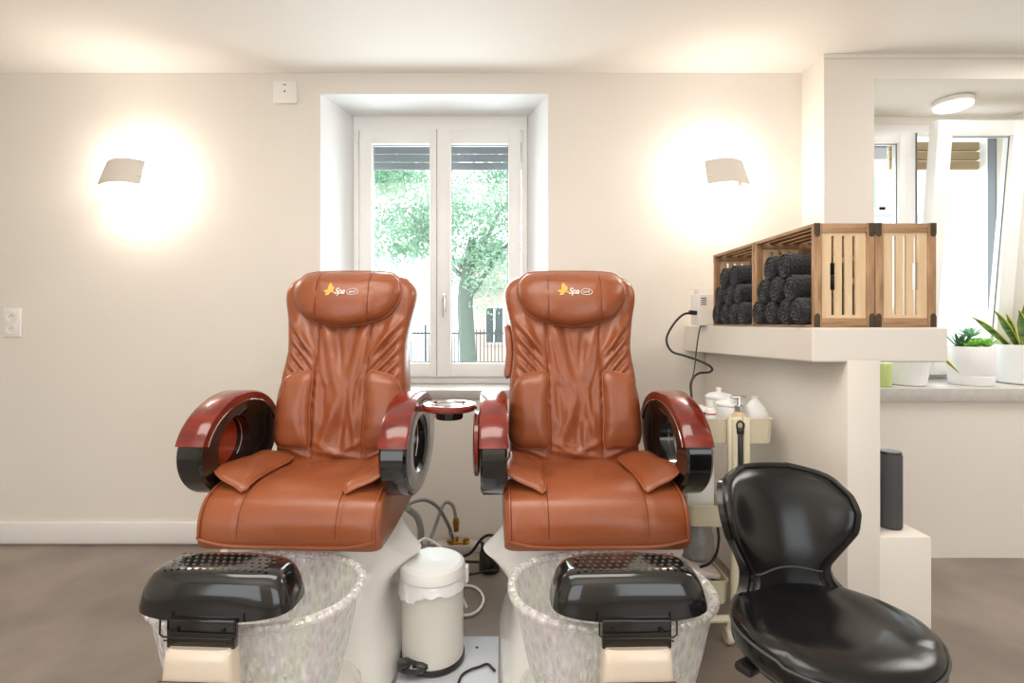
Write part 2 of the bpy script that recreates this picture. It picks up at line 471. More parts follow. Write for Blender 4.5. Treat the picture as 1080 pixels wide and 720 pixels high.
def window_one():
    w = bpy.data.objects.new('window_1', None); COL.objects.link(w); w.location = (B0.x, WD, S1Z); w['kind'] = 'structure'
    x0, x1 = B0.x, B1.x
    zt2 = B0.z
    mb = MB(); bars(mb, x0, x1, S1Z, zt2, 0.034, WD - .01, WD + .06, 0.003)
    mb.box((x0, WD - .012, zt2 - .085), (x1, WD + .06, zt2), .003)
    mb.box((x0, WD - .012, S1Z), (x1, WD + .06, S1Z + .045), .003)
    sub(w, mb, 'window_frame', M_FRAME)
    zA = P(0, 397, WD - .02).z; zB = P(0, 137, WD - .02).z
    xm = P(461, 0, WD - .02).x
    xa, xb = P(379.5, 0, WD - .02).x, P(549, 0, WD - .02).x
    for (u0, u1, w_l, w_r) in ((xa, xm - .001, .075, .042), (xm + .001, xb, .083, .073)):
        sm = MB()
        sm.box((u0, WD - .035, zA), (u0 + w_l, WD + .03, zB), .006)
        sm.box((u1 - w_r, WD - .035, zA), (u1, WD + .03, zB), .006)
        sm.box((u0 + w_l - .003, WD - .033, zB - .085), (u1 - w_r + .003, WD + .03, zB), .006)
        sm.box((u0 + w_l - .003, WD - .033, zA), (u1 - w_r + .003, WD + .03, zA + .082), .006)
        so = sub(w, sm, 'sash', M_FRAME)
        gasket(w, u0 + w_l - .001, u1 - w_r + .001, zA + .081, zB - .084, WD + .002, so)
        gm = MB(); gm.box((u0 + w_l - .004, WD + .004, zA + .078), (u1 - w_r + .004, WD + .008, zB - .081))
        sub(w, gm, 'pane', M_GLASS, so, smooth=False)
    hm = MB()
    hp = P(468, 320, WD - .05)
    hm.box((hp.x - .011, WD - .046, hp.z - .05), (hp.x + .011, WD - .035, hp.z + .06), .004)
    hm.tube([(hp.x, WD - .04, hp.z + .04), (hp.x, WD - .07, hp.z + .04), (hp.x, WD - .075, hp.z + .02), (hp.x, WD - .073, hp.z - .08)], .008, 8, res=5)
    sub(w, hm, 'handle', M_CHROME)
    for xx in (xa - .012, xb + .006):
        for zz in (zB - .045, zA + .12):
            q = MB(); q.cyl((xx, WD - .022, zz - .03), (xx, WD - .022, zz + .03), .007, 10)
            sub(w, q, 'hinge', M_FRAME)
    rs = MB()
    z = P(0, 145, WD + .13).z
    for i in range(4):
        rs.box((x0 - .04, WD + .12 + .004 * i, z - .05 * (i + 1)), (x1 + .04, WD + .145, z - .05 * i - .004), .006)
    sub(w, rs, 'roller_shutter', M_SHUT)
window_one()

def window_two():
    w = bpy.data.objects.new('window_2', None); COL.objects.link(w); w.location = (2.4, NB, S2Z); w['kind'] = 'structure'
    x0, x1 = PX1 - .0, NXR
    z0, z1 = S2Z, zw2
    y0, y1 = NB, NB + .07
    mb = MB(); bars(mb, x0, x1, z0, z1, .05, y0, y1, .003)
    xm = P(961, 0, NB).x
    mb.box((xm - .028, y0 + .002, z0 + .03), (xm + .028, y1 - .002, z1 - .03), .003)
    sub(w, mb, 'window_frame', M_FRAME)
    # closed left sash
    xa, xb = x0 + .03, xm - .012
    zA, zB = z0 + .03, P(0, 139, NB).z
    sm = MB(); bars(sm, xa, xb, zA, zB, .07, y0 - .02, y0 + .045, .005)
    so = sub(w, sm, 'sash', M_FRAME)
    gasket(w, xa + .069, xb - .069, zA + .069, zB - .069, y0 + .006, so)
    gm = MB(); gm.box((xa + .066, y0 + .01, zA + .066), (xb - .066, y0 + .014, zB - .066)); sub(w, gm, 'pane', M_GLASS, so, smooth=False)
    # tilted sash, hinged along the bottom and leaning into the room
    xa, xb = xm + .012, x1 - .035
    H = zB - zA + .012
    R = Matrix.Rotation(math.atan2(0.13, H), 3, 'X'); pv = (xa, y0, zA)
    sm = MB()
    for lo, hi in (((xa, y0 - .05, zA), (xa + .085, y0 + .015, zA + H)), ((xb - .085, y0 - .05, zA), (xb, y0 + .015, zA + H)),
                   ((xa + .08, y0 - .049, zA + H - .085), (xb - .08, y0 + .015, zA + H)), ((xa + .08, y0 - .049, zA), (xb - .08, y0 + .015, zA + .085))):
        sm.box(lo, hi, .006, rot=R, piv=pv)
    so = sub(w, sm, 'sash', M_FRAME); so['label'] = 'tilted open sash'
    gasket(w, xa + .084, xb - .084, zA + .084, zA + H - .084, y0 - .024, so, R, pv)
    mb = MB(); mb.box((xm + .03, y0 + .001, z0 + .05), (xm + .038, y0 + .05, z1 - .05)); mb.box((x1 - .058, y0 + .001, z0 + .05), (x1 - .05, y0 + .05, z1 - .05)); sub(w, mb, 'frame_gasket', M_SHUT, smooth=False)
    gm = MB(); gm.box((xa + .08, y0 - .02, zA + .08), (xb - .08, y0 - .016, zA + H - .08), rot=R, piv=pv); sub(w, gm, 'pane', M_GLASS, so, smooth=False)
    rs = MB(); z = P(0, 150, NB + .2).z
    for i in range(3):
        rs.box((xm, NB + .17, z - .06 * (i + 1)), (2.98, NB + .2, z - .06 * i - .005), .008)
    sub(w, rs, 'roller_shutter', M_SHUTB)
    rs = MB(); rs.box((x0, NB + .12, z - .02 - .11), (xm - .05, NB + .15, z + .05), .005)
    o = sub(w, rs, 'roller_shutter', M_SHUT)
    # outer reveal of the masonry
    rv = MB(); rv.box((2.99, NB + .08, z0 - .1), (3.15, NB + .4, z1 + .2)); sub(w, rv, 'outer_reveal', M_REVEAL, smooth=False)
window_two()

# ------------------------------------------------------------------ pedicure chairs
CH = Vector((0, 1.7, 0))       # chairs are drawn around x=0 with y = depth in the room, then shifted
def chair_part(root, mb, name, m, parent=None, **k):
    return mb.obj(name, m, parent or root, CH, **k)

ZB, ZT = 0.615, 1.395
def yf(z):
    pts = [(0.58, 2.0), (0.66, 2.01), (0.8, 2.02), (0.95, 2.045), (1.1, 2.085), (1.25, 2.125), (1.42, 2.165)]
    if z <= pts[0][0]: return pts[0][1]
    for (a, b), (c, d) in zip(pts, pts[1:]):
        if z <= c:
            t = (z - a) / (c - a); t = t * t * (3 - 2 * t) * .5 + t * .5
            return b + (d - b) * t
    return pts[-1][1]
def halfw(z):
    base = 0.258
    base += 0.020 * math.exp(-((z - 1.31) / .09) ** 2) - 0.014 * math.exp(-((z - 1.08) / .1) ** 2)
    r = 0.085
    if z > ZT - r:
        t = min(1.0, (z - (ZT - r)) / r)
        base = base - r + r * math.sqrt(max(0.0, 1 - t * t)) ** 0.9
    return base
FOLDS = []
def fold(x0, z0, x1, z1, s, a, mirror=True):
    a *= 1.3
    FOLDS.append((Vector((x0, z0)), Vector((x1, z1)), s, a))
    if mirror: FOLDS.append((Vector((-x0, z0)), Vector((-x1, z1)), s, a))
# side wings: diagonal drags from the outer edge down to the seam
for k in range(5):
    z = 1.20 - k * 0.052
    fold(0.235, z, 0.112, z - 0.15 + k * .008, 0.011, 0.0115)
    fold(0.235, z - .026, 0.112, z - 0.172 + k * .008, 0.009, -0.009)
fold(0.20, 1.20, 0.12, 1.03, 0.016, 0.012)
# centre: long soft folds hanging from the pillow
fold(-0.09, 1.21, -0.01, 0.93, 0.022, 0.011, False)
fold(-0.04, 1.21, 0.0, 0.98, 0.016, -0.008, False)
fold(0.09, 1.18, 0.045, 0.98, 0.020, 0.011, False)
fold(0.05, 1.20, 0.02, 1.0, 0.014, -0.007, False)
fold(0.1, 1.12, 0.065, 0.95, 0.009, 0.008, True)
fold(0.0, 0.90, -0.06, 0.71, 0.020, 0.010, False)
fold(0.045, 0.92, 0.08, 0.70, 0.016, 0.010, False)
fold(0.02, 0.86, 0.01, 0.72, 0.020, -0.009, False)
fold(0.03, 0.80, 0.035, 0.68, 0.012, 0.006, False)
fold(-0.1, 0.725, 0.0, 0.68, 0.010, 0.008, True)
fold(-0.2, 0.70, -0.1, 0.655, 0.010, 0.008, True)
fold(-0.1, 0.69, 0.1, 0.66, 0.012, 0.010, False)
fold(0.075, 0.98, 0.06, 0.80, 0.010, -0.007, True)
def wrinkle(x, z):
    h = 0.0
    for a, b, s, k in FOLDS:
        ab = b - a; p = Vector((x, z)) - a
        t = p.dot(ab) / ab.length_squared
        tc = min(1, max(0, t))
        dd = (p - ab * tc).length
        if dd < 3 * s:
            h += k * math.exp(-(dd / s) ** 2) * (math.sin(PI * (0.12 + 0.76 * tc)))
    h += 0.005 * noise.noise(Vector((x * 14, z * 6, 3.1))) + .002 * noise.noise(Vector((x * 40, z * 22, 1.7)))
    for sx in (-.107, .107):
        h -= 0.009 * math.exp(-((x - sx) / 0.006) ** 2)
    return h
def back_front(x, z):
    w = max(0.02, halfw(z)); u = min(1, abs(x) / w)
    y = yf(z) - 0.004 * math.cos(u * PI / 2)
    y += 0.040 * (1 - math.sqrt(max(0, 1 - max(0, (u - .80) / .20) ** 2.2)))
    t = max(0, (z - (ZT - .05)) / .05)
    y += 0.06 * (1 - math.sqrt(max(0, 1 - min(1, t) ** 2)))
    fade = max(0, 1 - max(0, (u - .86) / .14)) * max(0, 1 - t)
    return y - wrinkle(x, z) * fade

def pillow_outline():
    o = []
    top, bot, hw = 0.098, -0.128, 0.226
    pts = [(-.15, top), (0, top + .004), (.15, top), (.2, top - .018), (hw, .03), (hw - .012, -.03), (.165, -.088), (.085, bot + .012), (0, bot),
           (-.085, bot + .012), (-.165, -.088), (-hw + .012, -.03), (-hw, .03), (-.2, top - .018)]
    return smooth2(pts, 6)
PZ = 1.303
def pil_map(u, v, h):
    z = PZ + v
    return Vector((u, yf(z) - 0.016 - h + 0.012 * (abs(u) / .226) ** 3 + 0.5 * max(0, v - .06), z))
PH = 0.072
def pil_front(u, v):
    t = 0.0
    t = max(abs(u) / .226, abs(v) / (.1 if v > 0 else .13)); t = min(.95, (abs(u) / .226) ** 2.2 + (abs(v) / (.1 if v > 0 else .13)) ** 2.2)
    return PH

def make_chair(root):
    # --- back cushion
    N, R = 84, 92
    secs = []
    for i in range(R + 1):
        z = ZB + (ZT - ZB) * i / R
        if i == R: z = ZT - .0004
        w = halfw(z)
        row = [Vector((w * (-1 + 2 * j / N), back_front(w * (-1 + 2 * j / N), z), z)) for j in range(N + 1)]
        yb = yf(z) + 0.15
        t = max(0, (z - (ZT - .05)) / .05)
        yb -= 0.03 * t * t
        row += [Vector((w * 1.005, yb - .055, z)), Vector((w * .99, yb - .02, z)), Vector((w * .85, yb, z)), Vector((0, yb + .012, z)), Vector((-w * .85, yb, z)), Vector((-w * .99, yb - .02, z)), Vector((-w * 1.005, yb - .055, z))]
        secs.append(row)
    mb = MB(); mb.loft(secs); back = chair_part(root, mb, 'backrest', M_LEATHER, ang=70)
    for sx in (-.107, .107):
        mb = MB(); mb.tube([(sx, back_front(sx, z / 1000) - .0005, z / 1000) for z in range(640, 1230, 15)], .0016, 6)
        chair_part(root, mb, 'seam', M_SEAM, back)
    # side wings of the shell and the rear shell
    mb = MB()
    secs = []
    for i in range(13):
        z = 0.62 + (1.375 - 0.62) * i / 12
        w = halfw(z) - .012
        y = yf(z) + .13
        secs.append([Vector((p[0], y + .045 + p[1], z)) for p in sell(0, 0, w, .055, 3.2, 28)])
    mb.loft(secs); chair_part(root, mb, 'back_shell', M_SHELLB)
    for sx in ():
        mb = MB(); zz = [.955, .97, 1.0, 1.06, 1.14, 1.17, 1.185]
        secs = [[Vector((sx * (halfw(z) + .008) + p[0], yf(z) + .11 + p[1], z)) for p in sell(0, 0, .016 * k, .05 * k, 3, 16)] for z, k in zip(zz, (.3, .85, 1, 1, 1, .85, .3))]
        mb.loft(secs); chair_part(root, mb, 'side_bolster', M_LEATHER)
    # --- head pillow with embroidery
    ol = pillow_outline()
    def pd(u, v, t):
        s = 0
        for sx in (-.105, .108):
            s -= .004 * math.exp(-((u - sx) / .005) ** 2)
        s += 0.003 * noise.noise(Vector((u * 12, v * 20, 8))) * (t)
        s -= .0035 * max(0, math.sin(u * 120)) * max(0, t - .75) * 3 * (1 if v < 0 else .4)
        return s
    mb = MB(); mb.pad(dense(ol, .008), PH, 3.0, pil_map, edge=.02, rings=22, q=2.1, disp=pd, center=(0, -.01))
    pil = chair_part(root, mb, 'head_pillow', M_LEATHER, ang=60)
    mb = MB(); mb.tube([pil_map(u, v, 0.0) for u, v in ol], .0045, 6, closed=True)
    chair_part(root, mb, 'piping', M_LEATHER, pil)
    for sx in (-.105, .108):
        mb = MB()
        pts = []
        for k in range(26):
            v = -.108 + .2 * k / 25
            t = (abs(sx) / .226 * .6 + 0) ; tt = max(abs(v) / (.1 if v > 0 else .128), abs(sx) / .235)
            pts.append(pil_map(sx, v, PH * max(0, 1 - tt ** 3.0) ** (1 / 2.1) - .003))
        mb.tube(pts, .0013, 6); chair_part(root, mb, 'seam', M_SEAM, pil)
    def hgt(u, v):
        tt = max(abs(v + .01) / (.112 if v > -.01 else .122), abs(u) / .24)
        return PH * max(0, 1 - tt ** 3.0) ** (1 / 2.1) + .0035
    # flower emblem: pointed petals
    fc = Vector((-.040, .010))
    mb = MB()
    for ang, ln, wd in ((98, .040, .0105), (66, .026, .0075), (172, .031, .0072), (212, .026, .007), (135, .018, .006), (-6, .024, .0028)):
        a = math.radians(ang); d = Vector((math.cos(a), math.sin(a))); n = Vector((-d.y, d.x))
        q = [fc + d * (ln * t) + n * (wd * math.sin(PI * t ** .8) * s) for t, s in ((0, 0), (.2, 1), (.45, 1), (.7, 1), (1, 0), (.7, -1), (.45, -1), (.2, -1))]
        mb.add([pil_map(p.x, p.y, hgt(p.x, p.y)) for p in q], [list(range(8))])
    chair_part(root, mb, 'emblem_flower', M_GOLD, pil, smooth=False)
    def text(body, size, x, y, name, shear=0.3, sp=1.0):
        cu = bpy.data.curves.new('lettering', 'FONT'); cu.body = body; cu.size = size; cu.shear = shear; cu.offset = size * .012; cu.space_character = sp
        ob = bpy.data.objects.new('lettering', cu); COL.objects.link(ob)
        dg = bpy.context.evaluated_depsgraph_get(); dg.update()
        me = bpy.data.meshes.new_from_object(ob.evaluated_get(dg))
        vs = [(v.co.x, v.co.y) for v in me.vertices]; fs = [list(p.vertices) for p in me.polygons]
        bpy.data.objects.remove(ob); bpy.data.meshes.remove(me)
        m2 = MB(); m2.add([pil_map(a + x, b + y, hgt(a + x, b + y)) for a, b in vs], fs)
        chair_part(root, m2, name, M_WHITEP, pil, smooth=False)
    text('Spa', .034, -.026, .002, 'lettering', .35, .88)
    text('und', .0175, .0335, .006, 'lettering', .1)
    mb = MB(); mb.tube([pil_map(.048 + .0225 * math.cos(a / 24 * 2 * PI), .010 + .0125 * math.sin(a / 24 * 2 * PI), hgt(.06, .004) - .001) for a in range(24)], .0014, 5, closed=True)
    chair_part(root, mb, 'emblem_ring', M_WHITEP, pil)
    # --- lumbar pads
    for sx in (-1, 1):
        ol2 = dense(smooth2([(sx * .108, .71), (sx * .112, .85), (sx * .112, .985), (sx * .165, .992), (sx * .222, .97), (sx * .252, .90), (sx * .262, .80), (sx * .262, .735), (sx * .235, .702), (sx * .16, .70)], 5), .01)
        def lm(u, v, h):
            return Vector((u, yf(v) - .012 - h + .03 * max(0, (abs(u) - .2) / .06) ** 2, v))
        def ld(u, v, t):
            k = max(0, t - .35)
            return (.0035 * math.sin(v * 95 + 1.3 * math.sin(v * 31 + sx)) + .002 * noise.noise(Vector((u * 30, v * 30, sx)))) * k * (1.2 if abs(u) > .18 else .7)
        mb = MB(); mb.pad(ol2, .032, 2.6, lm, edge=.02, rings=14, q=1.9, disp=ld)
        lp = chair_part(root, mb, 'lumbar_pad', M_LEATHER, ang=60)
        mb = MB(); mb.tube([lm(u, v, .0) for u, v in ol2], .0035, 6, closed=True)
        chair_part(root, mb, 'piping', M_PIPE, lp)
    # --- seat cushion (waterfall front)
    prof = [(2.06, .655), (1.95, .658), (1.84, .662), (1.75, .664), (1.70, .660), (1.655, .648), (1.62, .627), (1.598, .60), (1.585, .57), (1.58, .54), (1.581, .510), (1.592, .486), (1.62, .477),
            (1.8, .478), (2.06, .50)]
    prof = [(p.x, p.y) for p in smooth_path([Vector((a, b, 0)) for a, b in prof], 4, False)]
    secs = []
    cy, cz = 1.82, .575
    xs = [-.292, -.2915, -.288, -.28, -.268, -.25] + [-.25 + .5 * k / 44 for k in range(1, 44)] + [.25, .268, .28, .288, .2915, .292]
    for x in xs:
        a = abs(x); k = 1.0
        if a > .25:
            t = (a - .25) / .042; k = 1 - .075 * (1 - math.sqrt(max(0, 1 - t * t)))
        row = []
        for (y, z) in prof:
            yy = cy + (y - cy) * k; zz = cz + (z - cz) * k
            top = z > .52
            g = 0
            for sx in (-.155, .155):
                g += .004 * math.exp(-((x - sx) / .006) ** 2)
            s = .004 * noise.noise(Vector((x * 9, y * 9, z * 9)))
            if top: zz -= (g + .006 * (a / .29) ** 2 - s) * (1 if y > 1.63 else .3); yy += (g if y < 1.64 else 0)
            row.append(Vector((x, yy, zz)))
        secs.append(row)
    mb = MB(); mb.loft(secs); seat = chair_part(root, mb, 'seat_cushion', M_LEATHER, ang=60)
    for sx in (-.155, .155):
        mb = MB(); mb.tube([(sx, y - (.0005 if y < 1.65 else 0), z - .001 - .0018) if y > 1.65 else (sx, y + .0025, z) for (y, z) in prof if z > .505 and y < 1.97], .0014, 6)
        chair_part(root, mb, 'seam', M_SEAM, seat)
    # piping round the front panel
    pp = []
    fr = [(y, z) for (y, z) in prof if y < 1.73 and z > .515]
    for (y, z) in fr: pp.append(Vector((-.276, y - .001, z - .004 * (z > .64))))
    lo = fr[-1]
    for k in range(1, 12):
        q = abs(k / 6 - 1); pp.append(Vector((-.276 + .552 * k / 12, lo[0] + .004 - .004 * q, lo[1] - .022 * (1 - q ** 5))))
    for (y, z) in reversed(fr): pp.append(Vector((.276, y - .001, z - .004 * (z > .64))))
    pp = smooth_path(pp, 2)
    mb = MB(); mb.tube(pp, .0045, 7); chair_part(root, mb, 'piping', M_LEATHER, seat)
    # --- loose side flaps lying on the seat
    for sx in (-1, 1):
        ol3 = dense(smooth2([(sx * .158, 1.975), (sx * .158, 1.78), (sx * .160, 1.645), (sx * .20, 1.645), (sx * .272, 1.665), (sx * .292, 1.72), (sx * .27, 1.86), (sx * .255, 1.97)], 3), .012)
        def fm(u, v, h):
            k = max(0, abs(u) - .155)
            drop = max(0, 1.72 - v)
            return Vector((u, v, .668 + k * .28 + h - 2.0 * drop * drop - .25 * max(0, 1.665 - v)))
        def fd(u, v, t):
            return .004 * noise.noise(Vector((u * 16, v * 9, sx * 4)))
        mb = MB(); mb.pad(ol3, .013, 3.5, fm, edge=.006, rings=10, q=2, disp=fd)
        fl = chair_part(root, mb, 'seat_flap', M_LEATHER, ang=60)
        mb = MB(); mb.tube([fm(u, v, -.001) for u, v in ol3], .0035, 6, closed=True); chair_part(root, mb, 'piping', M_PIPE, fl)
    # --- armrests: elliptical rings
    ac = Vector((0, 1.853, .763)); a, b = .253, .170
    tilt = math.radians(4)
    def el(th, ra, rb, cy=0, cz=0):
        y = ra * math.cos(th) + cy; z = rb * math.sin(th) + cz
        return (ac.y + y * math.cos(tilt) - z * math.sin(tilt), ac.z + y * math.sin(tilt) + z * math.cos(tilt))
    for sx in (-1, 1):
        xi, xo = sx * .283, sx * .368
        arm = MB()
        n = 64; m = 0.008
        secs = []
        # closed cross-section of the ring, swept round
        cs = [(xi + sx * m, 0, 0), (xo - sx * m, 0, 0), (xo, m, 0), (xo, 0, 1), (xo - sx * .012, 0, 2), (xi + sx * .02, 0, 2), (xi, 0, 1.4), (xi, m, 0)]
        for k in range(n + 1):
            th = 2 * PI * k / n
            row = []
            for (x, ins, lev) in cs:
                if lev == 0: y, z = el(th, a - ins, b - ins)
                elif lev == 1: y, z = el(th, .122, .10, -.02, .004)
                elif lev == 1.4: y, z = el(th, .178, .112, .02, .0)
                else: y, z = el(th, .108, .09, -.03, .004)
                row.append(Vector((x, y, z)))
            secs.append(row)
        arm.loft(secs, False)
        ao = chair_part(root, arm, 'armrest', M_BLACKG, ang=40)
        # cherry cap over the upper half
        cap = MB(); secs = []
        t0, t1 = math.radians(17), math.radians(172)
        for k in range(41):
            th = t0 + (t1 - t0) * k / 40
            th = PI - th
            row = []
            for (x, lev) in ((xi - sx * .004, 0), (xo + sx * .004, 0), (xo + sx * .004, 1), (xi - sx * .004, 1)):
                pass
            o1, o2 = a + .006, b + .006
            i1, i2 = a - .026, b - .026
            for (x, r) in ((xi - sx * .004, 'o-'), (xi + sx * .004, 'o'), (xo - sx * .004, 'o'), (xo + sx * .004, 'o-'), (xo + sx * .004, 'i'), (xi - sx * .004, 'i')):
                if r == 'o': y, z = el(th, o1, o2)
                elif r == 'o-': y, z = el(th, o1 - .006, o2 - .006)
                else: y, z = el(th, i1, i2)
                row.append(Vector((x, y, z)))
            secs.append(row)
        cap.loft(secs); chair_part(root, cap, 'arm_cap', M_CHERRY, ao, ang=40)
        ct = MB()
        pts = []
        for k in range(41):
            th = PI - (t0 + (t1 - t0) * k / 40); y, z = el(th, a - .028, b - .028)
            pts.append((xi - sx * .003, y, z))
        ct.tube(pts, .0028, 6)
        pts = []
        for k in range(33):
            th = PI * 0.62 - PI * .9 * k / 32; y, z = el(th, .110, .092, -.03, .004)
            pts.append((xi + sx * .055, y, z))
        ct.tube(pts, .0032, 6)
        chair_part(root, ct, 'chrome_trim', M_CHROME, ao)
        if sx > 0:
            rim = MB()
            secs = []
            for k in range(n + 1):
                th = 2 * PI * k / n
                row = []
                for (x, ra, rb) in ((xo + .001, a - .014, b - .014), (xo + .004, a - .02, b - .02), (xo + .004, .132, .108), (xo + .001, .122, .10)):
                    y, z = el(th, ra, rb, -.02 if ra < .2 else 0, .0)
                    row.append(Vector((x, y, z)))
                secs.append(row)
            rim.loft(secs, False); chair_part(root, rim, 'outer_rim', M_GREYG, ao)
        if sx < 0:
            pl = MB(); pts = [el(2 * PI * k / 48, .112, .094, -.028, .004) for k in range(48)]
            pl.loft([[Vector((xo - sx * .012, y, z)) for y, z in pts], [Vector((xo - sx * .002, y, z)) for y, z in pts]])
            chair_part(root, pl, 'inner_panel', mat('cherry_leather_reflection', rgb(184, 70, 34), .3, col2=rgb(150, 50, 22), vscale=7, stretch=(1, 1, 5)), ao)  # cherry made brighter orange to paint in the leather's reflection
        # bracket to the seat
        br = MB(); br.box((min(sx * .235, xi + sx * .01), 1.82, .575), (max(sx * .235, xi + sx * .01), 1.98, .665), .01)
        chair_part(root, br, 'arm_bracket', M_BLACKS, ao)
        # folded tray disc on the outer side
        if sx < 0:
            tr = MB()
            M = Matrix.Rotation(PI / 2, 3, 'Y')
            tr.lathe([(0.001, -.011), (.1, -.011), (.112, -.006), (.112, .006), (.1, .011), (.05, .011), (.046, .004), (.001, .004)], (xo + sx * .016, 1.81, .766), 48, M=M, cap=True)
            chair_part(root, tr, 'folded_tray', M_CHERRY)
    # --- white base shell
    mb = MB(); secs = []
    for z, hw_, y0, y1, nn in ((0.0, .302, 1.56, 2.22, 5), (.03, .298, 1.565, 2.22, 5), (.10, .28, 1.58, 2.2, 4.5), (.19, .262, 1.60, 2.18, 4), (.26, .264, 1.615, 2.16, 4), (.315, .285, 1.63, 2.12, 3), (.35, .325, 1.64, 2.10, 2.3),
                               (.374, .362, 1.65, 2.08, 1.9), (.40, .325, 1.65, 2.08, 2.3), (.44, .28, 1.64, 2.08, 3.5), (.484, .265, 1.64, 2.07, 5)):
        secs.append([Vector((x, y, z)) for x, y in sell(0, (y0 + y1) / 2, hw_, (y1 - y0) / 2, nn, 72)])
    mb.loft(secs); base = chair_part(root, mb, 'base_shell', M_GEL, ang=38)
    mb = MB(); secs = []
    for z, hw_, y0, y1, nn in ((0.0, .265, 1.06, 1.70, 3), (.04, .265, 1.065, 1.7, 3), (.10, .26, 1.08, 1.7, 3), (.135, .23, 1.12, 1.68, 3), (.148, .2, 1.16, 1.66, 3)):
        secs.append([Vector((x, y, z)) for x, y in sell(0, (y0 + y1) / 2, hw_, (y1 - y0) / 2, nn, 72)])
    mb.loft(secs); chair_part(root, mb, 'tub_platform', M_GEL, ang=38)
    # rear gusset supporting the back
    mb = MB(); mb.box((-.2, 2.05, .40), (.2, 2.22, .72), .03); chair_part(root, mb, 'back_support', M_BLACKS)
    # --- front column carrying the footrest
    mb = MB(); secs = []
    for z, hw_, y0, y1 in ((0.05, .115, 1.085, 1.24), (.18, .098, 1.11, 1.22), (.28, .088, 1.128, 1.205), (.36, .082, 1.14, 1.205), (.42, .080, 1.146, 1.206), (.443, .078, 1.15, 1.206), (.450, .070, 1.156, 1.20)):
        secs.append([Vector((x, y, z)) for x, y in sell(0, (y0 + y1) / 2, hw_, (y1 - y0) / 2, 5, 40)])
    mb.loft(secs); colm = chair_part(root, mb, 'footrest_column', M_COLUMN, ang=38)
    mb = MB(); mb.box((-.078, 1.115, .30), (.078, 1.142, .392), .012); chair_part(root, mb, 'recess_plate', M_BLACKG, colm)
    mb = MB()
    mb.tube([(-.0815, 1.1445, .385), (.0, 1.142, .387), (.0815, 1.1445, .385)], .0012, 6)
    chair_part(root, mb, 'seam', M_SEAM, colm)
    # --- footrest
    mb = MB(); secs = []
    for z, hw_, hd in ((.512, .150, .055), (.506, .180, .075), (.508, .189, .083), (.52, .188, .083), (.55, .180, .077), (.572, .170, .071), (.586, .160, .063), (.594, .145, .053), (.597, .11, .035)):
        secs.append([Vector((x, y, z + .006 * math.cos(x / .189 * PI / 2) - (.016 * math.cos(x / .189 * PI / 2) if z < .53 else 0))) for x, y in sell(0, 1.262, hw_, hd, 3.6, 72)])
    mb.loft(secs); fr_ = chair_part(root, mb, 'footrest', M_BLACKG, ang=50)
    mb = MB()
    for i in range(15):
        for j in range(5):
            x = -.126 + .018 * i + (.009 if j % 2 else 0); y = 1.222 + .019 * j
            if abs(x) > .132: continue
            mb.lathe([(.0044, 0), (.0032, .0016), (.001, .0022)], (x, y, .6018), 8, cap=True)
    chair_part(root, mb, 'grip_dots', M_DOTS, fr_)
    mb = MB()
    mb.box((-.080, 1.168, .445), (.080, 1.186, .51), .003)
    bk = chair_part(root, mb, 'footrest_bracket', M_BLACKG, fr_)
    mb = MB()
    mb.tube([(-.088, 1.16, .515), (-.088, 1.158, .483), (-.078, 1.156, .478), (.078, 1.156, .478), (.088, 1.158, .483), (.088, 1.16, .515)], .0022, 6)
    mb.tube([(-.082, 1.162, .466), (.082, 1.162, .466)], .0018, 6)
    for sx in (-1, 1):
        mb.cyl((sx * .055, 1.163, .490), (sx * .055, 1.169, .490), .005, 10)
    chair_part(root, mb, 'hinge_wire', M_DKMETAL, fr_)
    # --- clear foot basin
    prof = [(.60, .160), (.68, .163), (.74, .18), (.80, .24), (.86, .31), (.91, .38), (.945, .425), (.95, .438), (.93, .44), (.925, .432), (.89, .38), (.84, .31), (.78, .245), (.72, .19), (.66, .178), (.02, .174)]
    prof = [(.02, .160)] + prof
    mb = MB()
    n = 72; secs = []
    for r, z in prof:
        secs.append([Vector((x, y, z)) for x, y in sell(0, 1.435, .285 * r, .212 * r, 2.35, n)])
    mb.loft(secs); tb = chair_part(root, mb, 'foot_basin', M_BASIN, ang=50)
    mb = MB()
    mb.tube([(x, y, .449) for x, y in sell(0, 1.435, .275, .203, 2.35, 96)], .0125, 10, closed=True)
    chair_part(root, mb, 'basin_rim', M_BASIN, tb)

CX_L, CX_R = -0.668, 0.293
chair = thing('pedicure_chair', (CX_L, 1.7, 0), 'left terracotta leather pedicure spa chair, with its round cherry tray raised beside the arm', 'spa chair', 'pedicure spa chairs', math.radians(-2.6))
make_chair(chair)
chair2 = dup(chair)
chair2.location = (CX_R, 1.7, 0); chair2.rotation_euler = (0, 0, math.radians(1.3))
chair2['label'] = 'terracotta leather pedicure spa chair on the right, between the pedal bin and the cream trolley'
mb = MB(); zz = [.955, .97, 1.0, 1.06, 1.14, 1.17, 1.185]
mb.loft([[Vector((-(halfw(z) + .012) + p[0], yf(z) + .11 + p[1], z)) for p in sell(0, 0, .018 * k, .05 * k, 3, 16)] for z, k in zip(zz, (.3, .85, 1, 1, 1, .85, .3))])
chair_part(chair2, mb, 'side_pocket', M_LEATHER)
